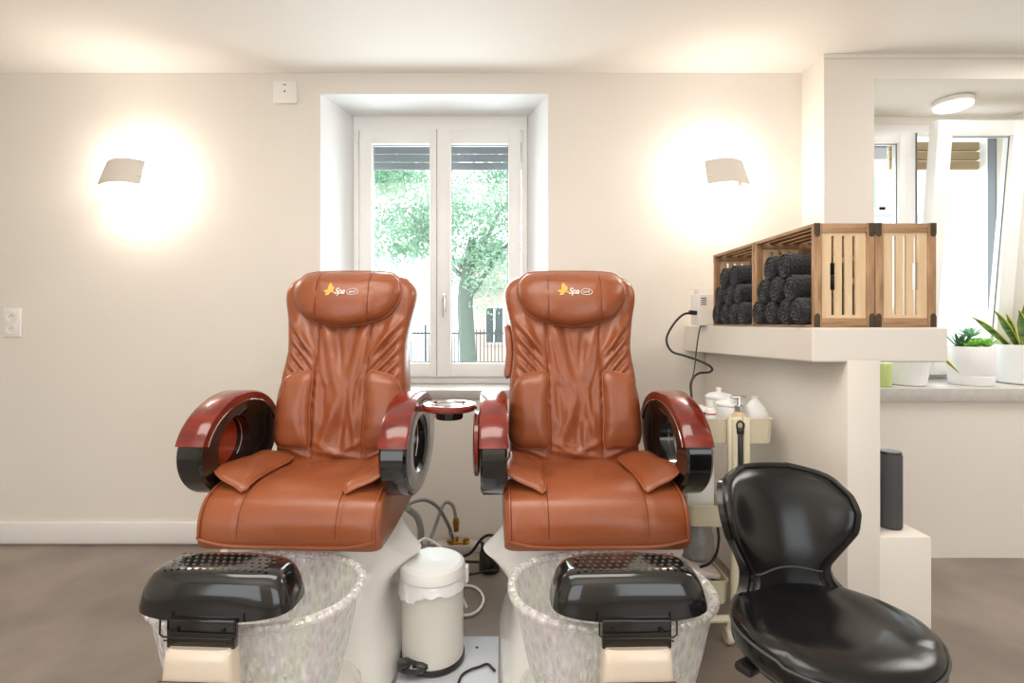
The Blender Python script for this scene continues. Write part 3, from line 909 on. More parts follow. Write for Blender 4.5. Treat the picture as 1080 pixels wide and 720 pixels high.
# raised tray, only on the left chair
tr = MB(); tc = (.476, 1.80, .899)
tr.lathe([(.001, -.012), (.088, -.012), (.096, -.006), (.096, .004), (.090, .010), (.066, .010), (.063, .004), (.001, .004)], tc, 56, cap=True)
to = chair_part(chair, tr, 'serving_tray', M_CHERRY)
tr = MB(); tr.lathe([(.0655, .0105), (.061, .0125), (.056, .0065), (.001, .006)], tc, 48); chair_part(chair, tr, 'cup_ring', M_CHROME, to)
tr = MB(); tr.lathe([(.001, -.042), (.045, -.042), (.048, -.036), (.048, -.010)], tc, 40, cap=True); chair_part(chair, tr, 'cup_well', M_BLACKG, to)
tr = MB(); tr.box((.36, 1.78, .882), (.40, 1.82, .902), .006); chair_part(chair, tr, 'tray_hinge', M_CHERRY, to)

# ------------------------------------------------------------------ rolling stool
def stool():
    s = thing('saddle_stool', (.742, 1.165, 0), 'black vinyl rolling stool with a curved winged backrest, in front of the trolley', 'stool', None, math.radians(6))
    def put(mb, name, m, parent=None, **k): return mb.obj(name, m, parent or s, (0, 0, 0), **k)
    ST = .508
    ol = smooth2([(0, -.178), (.10, -.165), (.175, -.115), (.212, -.03), (.200, .06), (.150, .13), (.085, .172), (0, .18), (-.085, .172), (-.150, .13), (-.200, .06), (-.212, -.03), (-.175, -.115), (-.10, -.165)], 7)
    def sm(u, v, h):
        lift = .030 * max(0, (v - .02) / .16) ** 2 + .018 * max(0, abs(u) - .1) / .1 * (1 if v > -.1 else .6)
        return Vector((u, v, ST - .03 + lift + h))
    def sd(u, v, t):
        return -.014 * math.exp(-((u / .12) ** 2 + ((v - .03) / .1) ** 2))
    mb = MB(); mb.pad(ol, .042, 3.2, sm, edge=.02, rings=18, q=2.2, disp=sd)
    seat = put(mb, 'seat', M_STOOL, ang=60)
    # side band under the cushion
    mb = MB(); secs = []
    for k, (sc, dz) in enumerate(((1.0, -.004), (1.008, -.012), (1.0, -.04), (.93, -.062), (.75, -.072), (.4, -.074))):
        secs.append([sm(u, v, 0) + Vector((u * (sc - 1), v * (sc - 1), dz)) for u, v in ol])
    mb.loft(secs); put(mb, 'seat_band', M_STOOL, seat, ang=50)
    mb = MB(); mb.tube([sm(u, v, .001) + Vector((u * .012, v * .012, 0)) for u, v in ol], .0032, 6, closed=True); put(mb, 'piping', M_STITCH, seat)
    # backrest: curved winged shell
    secs = []
    rows = 26; cols = 36
    def bw(t):      # half arc length
        pts = [(0, .125), (.10, .104), (.2, .102), (.36, .138), (.55, .184), (.7, .200), (.82, .194), (.92, .166), (.97, .128), (1, .07)]
        for (p, q), (r, w) in zip(pts, pts[1:]):
            if t <= r:
                k = (t - p) / (r - p); return q + (w - q) * k
        return .05
    Z0, Z1 = .50, .795
    def bpos(u, t, off):
        # concave towards the sitter: edges curl forward
        w = bw(t); x = u * w; rad = .21
        ang = x / rad
        z = Z0 + (Z1 - Z0) * t
        yc = .165 + .085 * t - .022 * math.sin(PI * t)
        th = .042 * math.sqrt(max(0, 1 - abs(u) ** 6)) * math.sqrt(max(0, 1 - max(0, (t - .75) / .25) ** 4))
        c = Vector((0, yc - rad, z))
        n = Vector((math.sin(ang), math.cos(ang), 0))
        return c + n * (rad - off * th * .5)
    for i in range(rows + 1):
        t = i / rows
        row = [bpos(-1 + 2 * j / cols, t, 1) for j in range(cols + 1)] + [bpos(1 - 2 * j / cols, t, -1) for j in range(1, cols)]
        secs.append(row)
    mb = MB(); mb.loft(secs); bk = put(mb, 'backrest', M_STOOL, ang=60)
    edge = [bpos(-1, i / rows, 0) for i in range(rows + 1)] + [bpos(-1 + 2 * j / 12, 1, 0) for j in range(1, 12)] + [bpos(1, 1 - i / rows, 0) for i in range(rows + 1)]
    mb = MB(); mb.tube(edge, .009, 8, res=2); put(mb, 'edge_roll', M_STOOL, bk)
    mb = MB(); mb.tube([bpos(u / 10, .17 + .05 * math.cos(u / 10 * 1.4), 1.06) for u in range(-10, 11)], .0022, 6); put(mb, 'seam', M_STITCH, bk)
    # moulded outer shell: wraps the wings and runs down into the seat band
    secs = []
    for i in range(-7, rows + 1):
        t = i / rows
        tt = max(0, t)
        w0 = bw(tt) + .016 + .022 * max(0, 1 - tt / .35)
        if t > .8: w0 = bw(tt) + .012
        rad = .235
        row = []
        for j in range(cols + 1):
            u = -1 + 2 * j / cols; ang = u * w0 / rad
            c = Vector((0, .165 + .085 * tt - .022 * math.sin(PI * tt) - .21, Z0 + (Z1 - Z0) * t - .012 * (t > .95)))
            row.append(c + Vector((math.sin(ang), math.cos(ang), 0)) * (rad + .006 - (.035 * max(0, -t) * 3)) - Vector((0, .012 * u * u, 0)))
        row2 = []
        for j in range(cols + 1):
            u = 1 - 2 * j / cols; ang = u * w0 * .97 / rad
            c = Vector((0, .165 + .085 * tt - .022 * math.sin(PI * tt) - .21, Z0 + (Z1 - Z0) * t - .012 * (t > .95)))
            row2.append(c + Vector((math.sin(ang), math.cos(ang), 0)) * (rad - .016 - (.035 * max(0, -t) * 3)) - Vector((0, .012 * u * u, 0)))
        secs.append(row + row2)
    mb = MB(); mb.loft(secs); put(mb, 'outer_shell', M_STOOL, bk, ang=50)
    # under-structure
    mb = MB(); mb.cyl((0, 0, .40), (0, 0, .445), .09, 24, bev=.01); put(mb, 'mount_plate', M_BLACKS)
    mb = MB(); mb.cyl((0, 0, .12), (0, 0, .25), .026, 18); mb.cyl((0, 0, .25), (0, 0, .41), .015, 16); put(mb, 'gas_lift', M_CHROME)
    lv = MB(); R = Matrix.Rotation(math.radians(20), 3, 'Z')
    lv.tube([(-.05, .045, .435), (-.12, .02, .432), (-.17, .002, .425)], .005, 8, res=4)
    L1 = put(lv, 'lever', M_BLACKS)
    lv = MB(); lv.box((-.222, -.022, .412), (-.168, .02, .432), .008, rot=Matrix.Rotation(math.radians(25), 3, 'Z')); put(lv, 'lever_paddle', M_BLACKS, L1)
    for k in range(5):
        a = 2 * PI * k / 5 + .07; d = Vector((math.cos(a), math.sin(a), 0))
        mb = MB(); mb.tube([d * .02 + Vector((0, 0, .135)), d * .11 + Vector((0, 0, .115)), d * .185 + Vector((0, 0, .085))], [.02, .017, .013], 10, res=4)
        lg = put(mb, 'leg', M_BLACKS)
        mb = MB(); c = d * .185; t = Vector((-d.y, d.x, 0))
        mb.cyl(c + Vector((0, 0, .028)) - t * .02, c + Vector((0, 0, .028)) + t * .02, .028, 18, bev=.004); mb.cyl(c + Vector((0, 0, .05)), c + Vector((0, 0, .085)), .008, 8)
        put(mb, 'caster', M_BLACKG, lg)
stool()

# ------------------------------------------------------------------ crates and towels
CRX, CRW, CRH, CRD = .986, .193, .332, .388
def crate(y0, x0, label, flip=False):
    c = thing('wooden_crate', (x0 + CRW / 2, y0 + CRD / 2, zt_), label, 'crate', 'wooden crates on the ledge')
    w, d, h = CRW / 2, CRD / 2, CRH
    def put(mb, name, m, parent=None, **k): return mb.obj(name, m, parent or c, (0, 0, 0), **k)
    rt = .020
    s = -1 if not flip else 1        # side that is open
    for e in (-1, 1):
        ya, yb = sorted((e * d, e * (d - .016)))
        for xs_ in (-w, w - .026):
            mb = MB(); mb.box((xs_, ya, .001), (xs_ + .026, yb, h), .002); put(mb, 'end_stile', M_WZ)
        for zr in (.001, h - .03):
            mb = MB(); mb.box((-w + .026, ya, zr), (w - .026, yb, zr + .029), .002); put(mb, 'end_rail', M_WX)
        # slotted plywood panel
        mb = MB(); yi0, yi1 = sorted((e * (d - .005), e * (d - .012)))
        px0, px1, pz0, pz1 = -w + .024, w - .024, .028, h - .028
        sw = .010; n = 3
        cen = [px0 + (px1 - px0) * q for q in (.27, .5, .73)]
        edges = [px0] + [v for q in cen for v in (q - sw / 2, q + sw / 2)] + [px1]
        zA, zB = pz0 + .012, pz1 - .012
        for k in range(0, 8, 2):
            a, b = edges[k], edges[k + 1]
            # handle hole: the first slot widens in the middle
            hk = 0 if not flip else 2
            za, zb = h * .36, h * .62
            if k in (hk * 2, hk * 2 + 2):
                aa, bb = a, b
                if k == hk * 2: bb = b - .004
                else: aa = a + .004
                mb.box((a, yi0, zA), (b, yi1, za)); mb.box((aa, yi0, za), (bb, yi1, zb)); mb.box((a, yi0, zb), (b, yi1, zB))
            else:
                mb.box((a, yi0, zA), (b, yi1, zB))
        mb.box((px0, yi0, pz0), (px1, yi1, zA)); mb.box((px0, yi0, zB), (px1, yi1, pz1))
        put(mb, 'end_panel', M_PLY, smooth=False)
        for cx in (-1, 1):
            for cz in (0, 1):
                mb = MB(); x = cx * (w - .010); z0 = 0.001 if cz == 0 else h - .036
                x0_, x1_ = sorted((cx * w, cx * (w - .019)))
                yo = e * (d + .0012); yy0, yy1 = sorted((yo, e * (d - .001)))
                mb.box((x0_, yy0, z0), (x1_, yy1, z0 + .036), .0005)
                mb.cyl((x, e * d, z0 + (.036 if cz == 0 else 0)), (x, yo + e * .0004, z0 + (.036 if cz == 0 else 0)), .008, 14)
                mb.cyl((x, yo, z0 + .018), (x, yo + e * .0015, z0 + .018), .0035, 10)
                put(mb, 'corner_bracket', M_BRONZE)
    def slats(name, axis):
        n = 4
        for k in range(n):
            mb = MB()
            if axis in 'tb':
                sl = (2 * w - .006) / n; x = -w + .003 + sl * k
                z0 = h - .0075 if axis == 't' else .001
                mb.box((x, -d + .0005, z0 - (.0005 if axis == 't' else 0)), (x + sl - .014, d - .0005, z0 + .0065), .001)
            else:
                sl = (h - .02) / n; z = .01 + sl * k; x = -s * (w - .0035)
                mb.box((x - .003, -d + .0005, z), (x + .003, d - .0005, z + sl - .02), .001)
            put(mb, name, M_WY)
    slats('top_slat', 't'); slats('bottom_slat', 'b'); slats('side_slat', 's')
    # edge strips of the open side
    mb = MB(); xo = s * w
    x0_, x1_ = sorted((xo, xo - s * .012))
    mb.box((x0_, -d + .016, h - .012), (x1_, d - .016, h), .001); put(mb, 'edge_strip', M_WY)
    mb = MB(); mb.box((x0_, -d + .016, .001), (x1_, d - .016, .009), .001); put(mb, 'edge_strip', M_WY)
    return c
yA = LD + .010
crate(yA, CRX, 'brown wooden crate of dark towels at the front end of the ledge')
crate(yA + CRD + .004, CRX, 'brown wooden crate of dark towels at the back of the ledge, nearest the room wall')
crate(yA, CRX + CRW + .002, 'brown wooden crate standing right of the towel crates at the outer end of the ledge', True)

def make_towel_mesh(seed):
    rnd = random.Random(seed)
    R, L = .0438, .17
    n = 64
    rows = []
    def rad(th, x):
        return R * (1 + .035 * math.sin(2 * th + seed) + .02 * math.sin(3 * th + seed * 2))
    turns = 3.3
    # end cap (outside first) with a spiral groove, both ends
    def cap(sgn):
        out = []
        for k in range(14):
            f = 1 - k / 13.5
            row = []
            for j in range(n):
                th = 2 * PI * j / n
                r = rad(th, 0) * f
                ph = (f * turns + sgn * th / (2 * PI)) % 1.0
                g = -.010 * math.exp(-((ph - .5) / .17) ** 2) * (1 if f < .94 else .3)
                bulge = .010 * (1 - f ** 6) - .006
                nz = .0035 * noise.noise(Vector((r * math.cos(th) * 90, r * math.sin(th) * 90, seed * 3 + sgn)))
                row.append(Vector((sgn * (L / 2 + g + bulge + nz), r * math.cos(th), r * math.sin(th))))
            out.append(row)
        return out
    body = []
    for i in range(15):
        x = -L / 2 + L * i / 14
        row = []
        for j in range(n):
            th = 2 * PI * j / n
            r = rad(th, x) * (1 + (-.05 if i in (0, 14) else 0))
            r += .0026 * noise.noise(Vector((x * 70, math.cos(th) * 4.5, math.sin(th) * 4.5 + seed * 5)))
            if abs(th - 2.4) < .18: r -= .004
            row.append(Vector((x, r * math.cos(th), r * math.sin(th))))
        body.append(row)
    secs = list(reversed(cap(-1))) + body + cap(1)
    mb = MB(); mb.loft(secs)
    return mb.obj('rolled_towel', M_TOWEL, ang=80)
protos = [make_towel_mesh(k) for k in range(3)]
used = [False] * 3
rows_name = ['bottom', 'middle', 'top']
ordn = ['nearest the room wall', 'second from the wall end', 'third from the wall end', 'nearest the front end']
def towels(y0, crate_name, spots):
    i = 0
    for (row, k, n, y, z, x, rot) in spots:
        ti = (i + row) % 3; i += 1
        if not used[ti]: o = protos[ti]; used[ti] = True
        else:
            o = protos[ti].copy(); COL.objects.link(o)
        o.location = (x, y, z)
        o.rotation_euler = (rot, 0, random.uniform(-.05, .05))
        if n == 2: pos = ('further from the window side', 'nearer the front')[k] if False else ('left', 'right')[k]
        elif n == 3: pos = ('left', 'middle', 'right')[k]
        else: pos = ('leftmost', 'second', 'third', 'rightmost')[k]
        tag(o, 'rolled charcoal terry towel, %s of the %s row in the %s crate' % (pos, rows_name[row], crate_name), 'towel', 'rolled charcoal towels in the crates')
def spots(y0):
    out = []
    r = .044; zb = zt_ + .010 + r
    inner0, inner1 = y0 + .018 + r, y0 + CRD - .018 - r
    for k in range(4):      # back (left in the photo) to front
        out.append((0, k, 4, inner1 - (inner1 - inner0) * k / 3, zb, CRX + .070 + random.uniform(-.006, .004), random.uniform(0, 6)))
    st = (inner1 - inner0) / 3
    for k in range(3):
        out.append((1, k, 3, inner1 - st * (k + .5) , zb + .079, CRX + .070 + random.uniform(-.006, .004), random.uniform(0, 6)))
    for k in range(2):
        out.append((2, k, 2, inner1 - st * (k + 1.0), zb + .158, CRX + .070 + random.uniform(-.004, .006), random.uniform(0, 6)))
    return out
towels(yA, 'front', spots(yA))
towels(yA + CRD + .004, 'rear', spots(yA + CRD + .004))

# ------------------------------------------------------------------ wall sconces
def sconce(px, side, label):
    c = P(px, 180, 2.56)
    s = thing('wall_sconce', (c.x, WALL, c.z), label, 'wall lamp', 'wall sconces')
    def put(mb, name, m, parent=None, **k): return mb.obj(name, m, parent or s, (0, 0, 0), **k)
    mb = MB(); N = 20; secs = []
    # curved open shade: narrower at the top, flaring towards the bottom
    front = []; W0, W1 = .098, .108
    for (z, w, yy) in ((.066, W0, -.165), (.02, (W0 + W1) / 2 - .002, -.18), (-.03, W1 - .003, -.194), (-.064, W1, -.202)):
        row = []
        for j in range(N + 1):
            u = -1 + 2 * j / N
            row.append(Vector((u * w + side * .006 * (z / .066) , yy + .03 * u * u, z + .008 * (1 - u * u))))
        for j in range(N, -1, -1):
            u = -1 + 2 * j / N
            row.append(Vector((u * w * .985 + side * .006 * (z / .066), yy + .004 + .03 * u * u, z + .008 * (1 - u * u))))
        secs.append(row)
    mb.loft(secs, False); put(mb, 'shade', M_SCONCE)
    mb = MB()
    xb = -side * .085
    mb.box((xb - .035, -.03, -.03), (xb + .035, 0, .012), .004)
    mb.box((xb - .006, -.17, -.02), (xb + .006, -.02, -.008), .002)
    mb.box((-.095, -.172, -.02), (.095, -.15, -.014), .002)
    mb.box((xb - .03, -.07, -.05), (xb + .006, -.03, -.04), .002)
    put(mb, 'bracket', M_WPLAST)
    mb = MB(); mb.cyl((-.05, -.115, 0.0), (.05, -.115, 0.0), .008, 14, bev=.003); put(mb, 'bulb', M_BULB)
    for dz, e in ((.035, 5.2), (-.045, 4.8)):
        ld = bpy.data.lights.new('sconce_light', 'POINT'); ld.energy = e; ld.color = (1.0, .92, .82); ld.shadow_soft_size = .03
        lo = bpy.data.objects.new('sconce_light', ld); COL.objects.link(lo); lo.parent = s; lo.location = (0, -.105, dz)
    return s
sconce(123.5, 1, 'ivory wall sconce on the left, above the bare wall by the wall socket')
sconce(769, -1, 'ivory wall sconce on the right, between the window and the pillar')

# thermostat plate and socket
c = P(301.5, 98, WALL)
t = thing('thermostat', (c.x, WALL, c.z), 'square white wall plate with a small sensor dot, left of the window top', 'thermostat')
mb = MB(); mb.box((-.064, -.016, -.061), (.064, 0.002, .061), .008); o = mb.obj('cover', M_WPLAST, t)
mb = MB(); mb.cyl((0, -.017, .002), (0, -.015, .002), .005, 12); mb.obj('sensor', M_BLACKS, t)
mb = MB(); mb.box((-.008, -.0165, .034), (.008, -.0155, .040)); mb.obj('indicator', M_GREYG, t)
c = P(14.5, 340, WALL)
t = thing('wall_socket', (c.x, WALL, c.z), 'white double wall socket with two round outlets near the left edge', 'socket')
mb = MB(); mb.box((-.047, -.012, -.078), (.047, 0, .078), .005); mb.obj('cover', M_WPLAST, t)
for z in (.034, -.034):
    mb = MB(); M = Matrix.Rotation(PI / 2, 3, 'X')
    mb.lathe([(.030, .013), (.027, .0155), (.025, .0125), (.001, .0125)], (0, 0, z), 32, M=M); q = mb.obj('outlet', M_WPLAST, t)
    mb = MB()
    for dx, dz in ((-.008, .0), (.008, 0), (0, .007)):
        mb.cyl((dx, -.0135, z + dz), (dx, -.0125, z + dz), .0025, 8)
    mb.obj('pin_holes', M_BLACKS, q)

# niche ceiling lamp
lc = P(1005, 106, 2.80)
t = thing('ceiling_lamp', (lc.x, 2.80, NZ), 'round flat white ceiling lamp above the window niche', 'ceiling lamp')
mb = MB(); mb.lathe([(.001, 0), (.082, 0), (.088, -.006), (.088, -.03)], (0, 0, 0), 48, cap=True); mb.obj('housing', M_WPLAST, t)
mb = MB(); mb.lathe([(.086, -.028), (.084, -.042), (.066, -.05), (.001, -.052)], (0, 0, 0), 48); mb.obj('diffuser', M_LAMPGL, t)

# ------------------------------------------------------------------ pedal bin
def pedal_bin():
    c = P(456, 0, 1.80); bx, by = c.x, 1.815
    t = thing('pedal_bin', (bx, by, .006), 'small off-white pedal bin with white lid and bag, on the floor between the spa chairs', 'bin')
    def put(mb, name, m, parent=None, **k): return mb.obj(name, m, parent or t, (0, 0, 0), **k)
    R = .108
    mb = MB(); mb.lathe([(R - .003, .016), (R, .02), (R, .285), (R - .003, .289), (R - .006, .285), (R - .006, .03), (.001, .03)], n=56); put(mb, 'body', M_BIN)
    mb = MB(); mb.lathe([(.001, .002), (R + .002, .002), (R + .005, .006), (R + .004, .02), (R - .002, .023)], n=56); put(mb, 'base_ring', M_BLACKS)
    mb = MB(); mb.lathe([(R + .002, .300), (R + .007, .303), (R + .007, .325), (R + .002, .338), (R - .01, .345), (R * .6, .342), (.001, .338)], n=56); put(mb, 'lid', M_BINLID)
    mb = MB(); secs = []
    for k, (r, z) in enumerate(((R - .004, .299), (R + .004, .300), (R + .007, .288), (R + .009, .276), (R + .011, .266), (R + .004, .270))):
        row = []
        for j in range(72):
            th = 2 * PI * j / 72
            nn = noise.noise(Vector((math.cos(th) * 4, math.sin(th) * 4, k * .6)))
            n2 = noise.noise(Vector((math.cos(th) * 14, math.sin(th) * 14, k * .9)))
            rr = r + .005 * (k > 1) * n2; zz = z + (.02 * nn if k > 2 else 0) - (.022 if (k > 2 and math.sin(th) < 0 and math.cos(th) < -.4) else 0)
            row.append(Vector((rr * math.cos(th), rr * math.sin(th), zz)))
        secs.append(row)
    mb.loft(secs, False); put(mb, 'bin_bag', M_BAG, ang=80)
    mb = MB(); a0 = -PI / 2 - .5
    d = Vector((math.cos(a0), math.sin(a0), 0))
    mb.loft([[Vector((x, y, z)) for x, y in sell(d.x * .112, d.y * .112, w, w * .62, 2.6, 28)] for z, w in ((.022, .046), (.032, .054), (.044, .052), (.051, .036))])
    po = put(mb, 'pedal', M_BLACKG)
    mb = MB(); mb.box((d.x * .105 - .03, d.y * .105 - .01, .004), (d.x * .105 + .03, d.y * .105 + .02, .024), .004); put(mb, 'pedal_arm', M_BLACKS, po)
    mb = MB(); mb.box((R - .005, -.005, .262), (R + .018, .03, .318), .006); put(mb, 'hinge', M_BINLID)
pedal_bin()
t = thing('floor_panel', (-.19, 1.66, 0), 'pale grey metal panel lying on the floor beneath the pedal bin, with a dark screw', 'floor panel')
mb = MB(); mb.box((-.165, -.30, .0005), (.172, .275, .005), .001); mb.obj('plate', mat('pale_grey_metal', rgb(205, 208, 214), .3, var=.12, vscale=9), t)
sp = PF(503, 682) - t.location
mb = MB(); mb.lathe([(.006, .005), (.005, .0065), (.001, .007)], (sp.x, sp.y, 0), 12); mb.obj('screw', M_DKMETAL, t)

# ------------------------------------------------------------------ plumbing and cables behind the bin
def cable(name, pts, r, m, label, group=None, n=8, cat='cable'):
    mb = MB(); pts = [Vector(p) for p in pts]
    mb.tube(pts, r, n, res=8)
    o = mb.obj(name, m, None, pts[0]); o.location = pts[0]
    return tag(o, label, cat, group)
v0 = P(484, 571, 2.66)
t = thing('brass_valve', (v0.x, v0.y, 0), 'brass double valve on the floor pipe below the window', 'valve')
mb = MB()
def vp(px, py, d=2.66): return P(px, py, d) - Vector((v0.x, v0.y, 0))
mb.cyl(vp(473, 572), vp(495, 572), .009, 12); mb.cyl(vp(482, 580), vp(482, 566), .008, 10)
mb.cyl(vp(477, 575), vp(477, 569), .012, 12); mb.cyl(vp(490, 575), vp(490, 569), .012, 12)
mb.obj('body', M_BRASS, t)
for a, b in (((472, 570), (477, 576)), ((490, 568), (496, 575))):
    mb = MB(); mb.box(vp(*a) - Vector((.004, .012, .008)), vp(*a) + Vector((.024, .004, .006)), .004); mb.obj('lever', M_BRASS, t)
mb = MB(); mb.box(Vector((-.12, -.02, 0.001)), Vector((.12, .06, .038)), .004); mb.obj('floor_plate', M_SILL, t)
t = thing('water_hose', P(429, 532, 2.35), 'braided grey water hose arching from the left chair, its steel nut above the brass valve', 'hose', 'braided water hoses')
h0 = t.location.copy()
mb = MB(); mb.tube([P(422, 540, 2.25) - h0, P(431, 531, 2.35) - h0, P(448, 527, 2.48) - h0, P(462, 535, 2.56) - h0, P(472, 552, 2.6) - h0, P(476, 562, 2.62) - h0], .009, 10, res=8); mb.obj('braid', M_HOSE, t)
mb = MB(); mb.cyl(P(475, 560, 2.62) - h0, P(477.5, 568, 2.625) - h0, .014, 8); mb.obj('nut', M_CHROME, t)
t = thing('water_hose', P(451, 572, 2.5), 'braided grey water hose looping higher, with a brass fitting on its hanging end', 'hose', 'braided water hoses')
h0 = t.location.copy()
mb = MB(); mb.tube([P(446, 580, 2.45) - h0, P(452, 572, 2.5) - h0, P(460, 552, 2.55) - h0, P(467, 533, 2.58) - h0, P(472, 529.5, 2.6) - h0, P(478, 534, 2.61) - h0, P(481, 548, 2.61) - h0], .0085, 10, res=8); mb.obj('braid', M_HOSE, t)
mb = MB(); mb.cyl(P(480.8, 546, 2.61) - h0, P(481.2, 560, 2.61) - h0, .014, 8); mb.cyl(P(480.8, 549, 2.61) - h0, P(481, 553, 2.61) - h0, .017, 8); mb.obj('fitting', M_BRASS, t)
cable('drain_hose', [P(430, 536, 2.3), P(440, 545, 2.36), P(444, 560, 2.38), P(442, 572, 2.4), P(436, 580, 2.42)], .016, M_CABLEG, 'thick grey drain hose beside the left chair base', None, 12, 'hose')
cable('power_cable', [P(440, 572, 2.2), P(449, 568, 2.25), P(461, 574, 2.25), P(471, 585, 2.2), P(479, 600, 2.08), P(484, 622, 1.99), P(492, 640, 2.0)], .006, M_CABLEW, 'white cable arching over the back of the pedal bin')
cable('power_cable', [PF(476, 620), PF(494, 617.5), PF(505, 622), PF(510, 632), PF(505, 643), PF(494, 648.5), PF(478, 648)], .006, M_CABLEW, 'white cable looped on the floor right of the pedal bin')
cable('power_cable', [P(470, 590, 2.56), P(482, 588, 2.54), P(496, 583, 2.5), P(508, 568, 2.48), P(517, 564, 2.46), P(526, 568, 2.4), P(532, 572, 2.36)], .007, M_CABLEB, 'black cable rising in an arch to the right chair plug')
cable('power_cable', [P(440, 586, 2.5), P(456, 590, 2.52), P(472, 592, 2.5), P(490, 592, 2.5), P(506, 592.5, 2.5)], .007, M_CABLEB, 'black cable lying straight along the floor to the black transformer')
cable('power_cable', [P(486, 606, 2.37), P(500, 605, 2.38), P(512, 602, 2.40), P(524, 601, 2.40)], .006, M_CABLEB, 'short black cable on the floor in front of the black transformer')
cable('power_cable', [PF(482, 724, .011), PF(487, 712, .011), PF(496, 706, .011), PF(505, 703, .011), PF(514, 700, .011), PF(519, 704, .011), PF(522, 707, .011)], .004, M_CABLEB, 'thin black cable on the floor in the foreground right of the pedal bin')
cable('power_cable', [P(415, 660, 2.0), P(412, 672, 1.92), P(418, 660, 1.98), P(424, 652, 2.0), P(432, 648, 2.02)], .004, M_CABLEW, 'thin white cable at the left of the pedal bin')
tb = P(516, 600, 2.46)
t = thing('transformer', (tb.x, 2.46, 0), 'black round transformer block on the floor beside the right chair base', 'transformer')
mb = MB(); mb.lathe([(.001, .002), (.048, .002), (.05, .006), (.047, .085), (.042, .098), (.02, .104), (.001, .104)], n=32); mb.obj('body', M_BLACKS, t)
mb = MB(); mb.box((-.04, -.02, .10), (.045, .02, .125), .006); mb.cyl((.01, 0, .12), (.03, 0, .165), .014, 12); mb.cyl((-.03, 0, .118), (-.035, -.02, .14), .009, 10); mb.obj('plug', M_BLACKG, t)
vb = P(452, 585, 2.2)
t = thing('bottle', (P(452, 0, 2.3).x, 2.3, 0), 'small white bottle behind the pedal bin lid', 'bottle')
mb = MB(); mb.lathe([(.001, 0), (.024, 0), (.026, .005), (.026, .12), (.02, .14), (.015, .147)], n=28, cap=True); mb.obj('body', M_BINLID, t)
mb = MB(); mb.lathe([(.018, .146), (.018, .175), (.001, .176)], n=24); mb.obj('cap', M_WPLAST, t)

# ------------------------------------------------------------------ trolley with its goods
TY0, TY1 = 1.90, 2.20
def trolley():
    t = thing('salon_trolley', (.86, 2.05, 0), 'cream metal salon trolley with trays between the right spa chair and the half wall', 'trolley')
    off = (.86, 2.05, 0)
    def put(mb, name, m, parent=None, **k): return mb.obj(name, m, parent or t, off, **k)
    def tray(x0, x1, y0, y1, z0, z1, name):
        mb = MB(); secs = []
        cx, cy = (x0 + x1) / 2, (y0 + y1) / 2
        hx, hy = (x1 - x0) / 2, (y1 - y0) / 2
        for ins, z in ((.014, z0), (.006, z0 + .002), (.003, z0 + .01), (0, z1 - .006), (-.003, z1), (.003, z1 + .001), (.006, z1 - .006), (.010, z0 + .006), (.03, z0 + .004)):
            secs.append([Vector((cx + p[0], cy + p[1], z)) for p in rrect(-hx + ins, -hy + ins, hx - ins, hy - ins, .025)])
        mb.loft(secs); return put(mb, name, M_TROL)
    tray(.705, 1.006, TY0, TY1, .738, .832, 'top_tray')
    tray(.69, .845, TY0 + .01, TY1, .425, .505, 'middle_tray')
    tray(.69, .845, TY0 + .01, TY1, .135, .225, 'bottom_tray')
    mb = MB()
    for y in (TY0 - .012, TY1 + .012):
        mb.tube([(.852, y, .835), (.852, y, .5), (.852, y, .14), (.845, y, .108), (.82, y, .098), (.70, y, .098)], .014, 10, res=4)
    mb.tube([(.69, TY0 - .012, .098), (.69, TY1 + .012, .098)], .014, 10)
    put(mb, 'frame', M_TROL)
    mb = MB(); mb.box((.828, TY0 - .016, .60), (.852, TY0 - .002, .842), .003); mb.box((.884, TY0 - .016, .60), (.908, TY0 - .002, .842), .003); mb.box((.852, TY0 - .006, .60), (.884, TY0 - .002, .842), .001)
    put(mb, 'front_column', M_TROL)
    for x, y in ((.70, TY0), (.835, TY0), (.70, TY1), (.835, TY1)):
        mb = MB(); mb.cyl((x - .014, y, .031), (x + .014, y, .031), .031, 20, bev=.005); mb.cyl((x, y, .05), (x, y, .098), .008, 8); put(mb, 'caster', M_TROL)
trolley()
def lathe_thing(name, loc, label, cat, parts, group=None):
    t = thing(name, loc, label, cat, group)
    for pn, prof, m in parts:
        mb = MB(); mb.lathe(prof, n=32, cap=True); mb.obj(pn, m, t)
    return t
TZ = .745
def jar(px, d, label, r, h):
    c = P(px, 0, d)
    lathe_thing('lidded_jar', (c.x, d, TZ), label, 'jar', [
        ('body', [(.001, 0), (r * .9, 0), (r, .008), (r, h), (r * .9, h + .004)], M_POT),
        ('lid', [(r + .003, h + .004), (r + .003, h + .012), (r * .8, h + .022), (r * .25, h + .028), (r * .16, h + .033), (r * .24, h + .039), (r * .22, h + .045), (.001, h + .048)], M_POT)], 'white lidded jars on the trolley')
jar(758, 2.12, 'white porcelain jar with knobbed lid, the taller rear one on the trolley top', .05, .130)
jar(769, 2.01, 'white porcelain jar with knobbed lid, in front of the taller jar on the trolley', .047, .118)
c = P(749, 0, 1.945)
t = lathe_thing('bottle', (c.x, 1.945, TZ), 'small white bottle with a red line on its label, on the trolley top', 'bottle', [
    ('body', [(.001, 0), (.019, 0), (.021, .004), (.021, .112), (.016, .122), (.012, .126)], M_BINLID), ('cap', [(.015, .125), (.015, .15), (.001, .151)], M_WPLAST),
    ('label_band', [(.0214, .097), (.0214, .103)], mat('red_print', rgb(200, 90, 90), .5))])
c = P(739, 0, 1.965)
t = thing('power_adapter', (c.x, 1.965, TZ), 'small white and black plug adapter at the left end of the trolley top', 'adapter')
mb = MB(); mb.box((-.016, -.02, 0), (.016, .02, .125), .004); mb.obj('body', M_WPLAST, t)
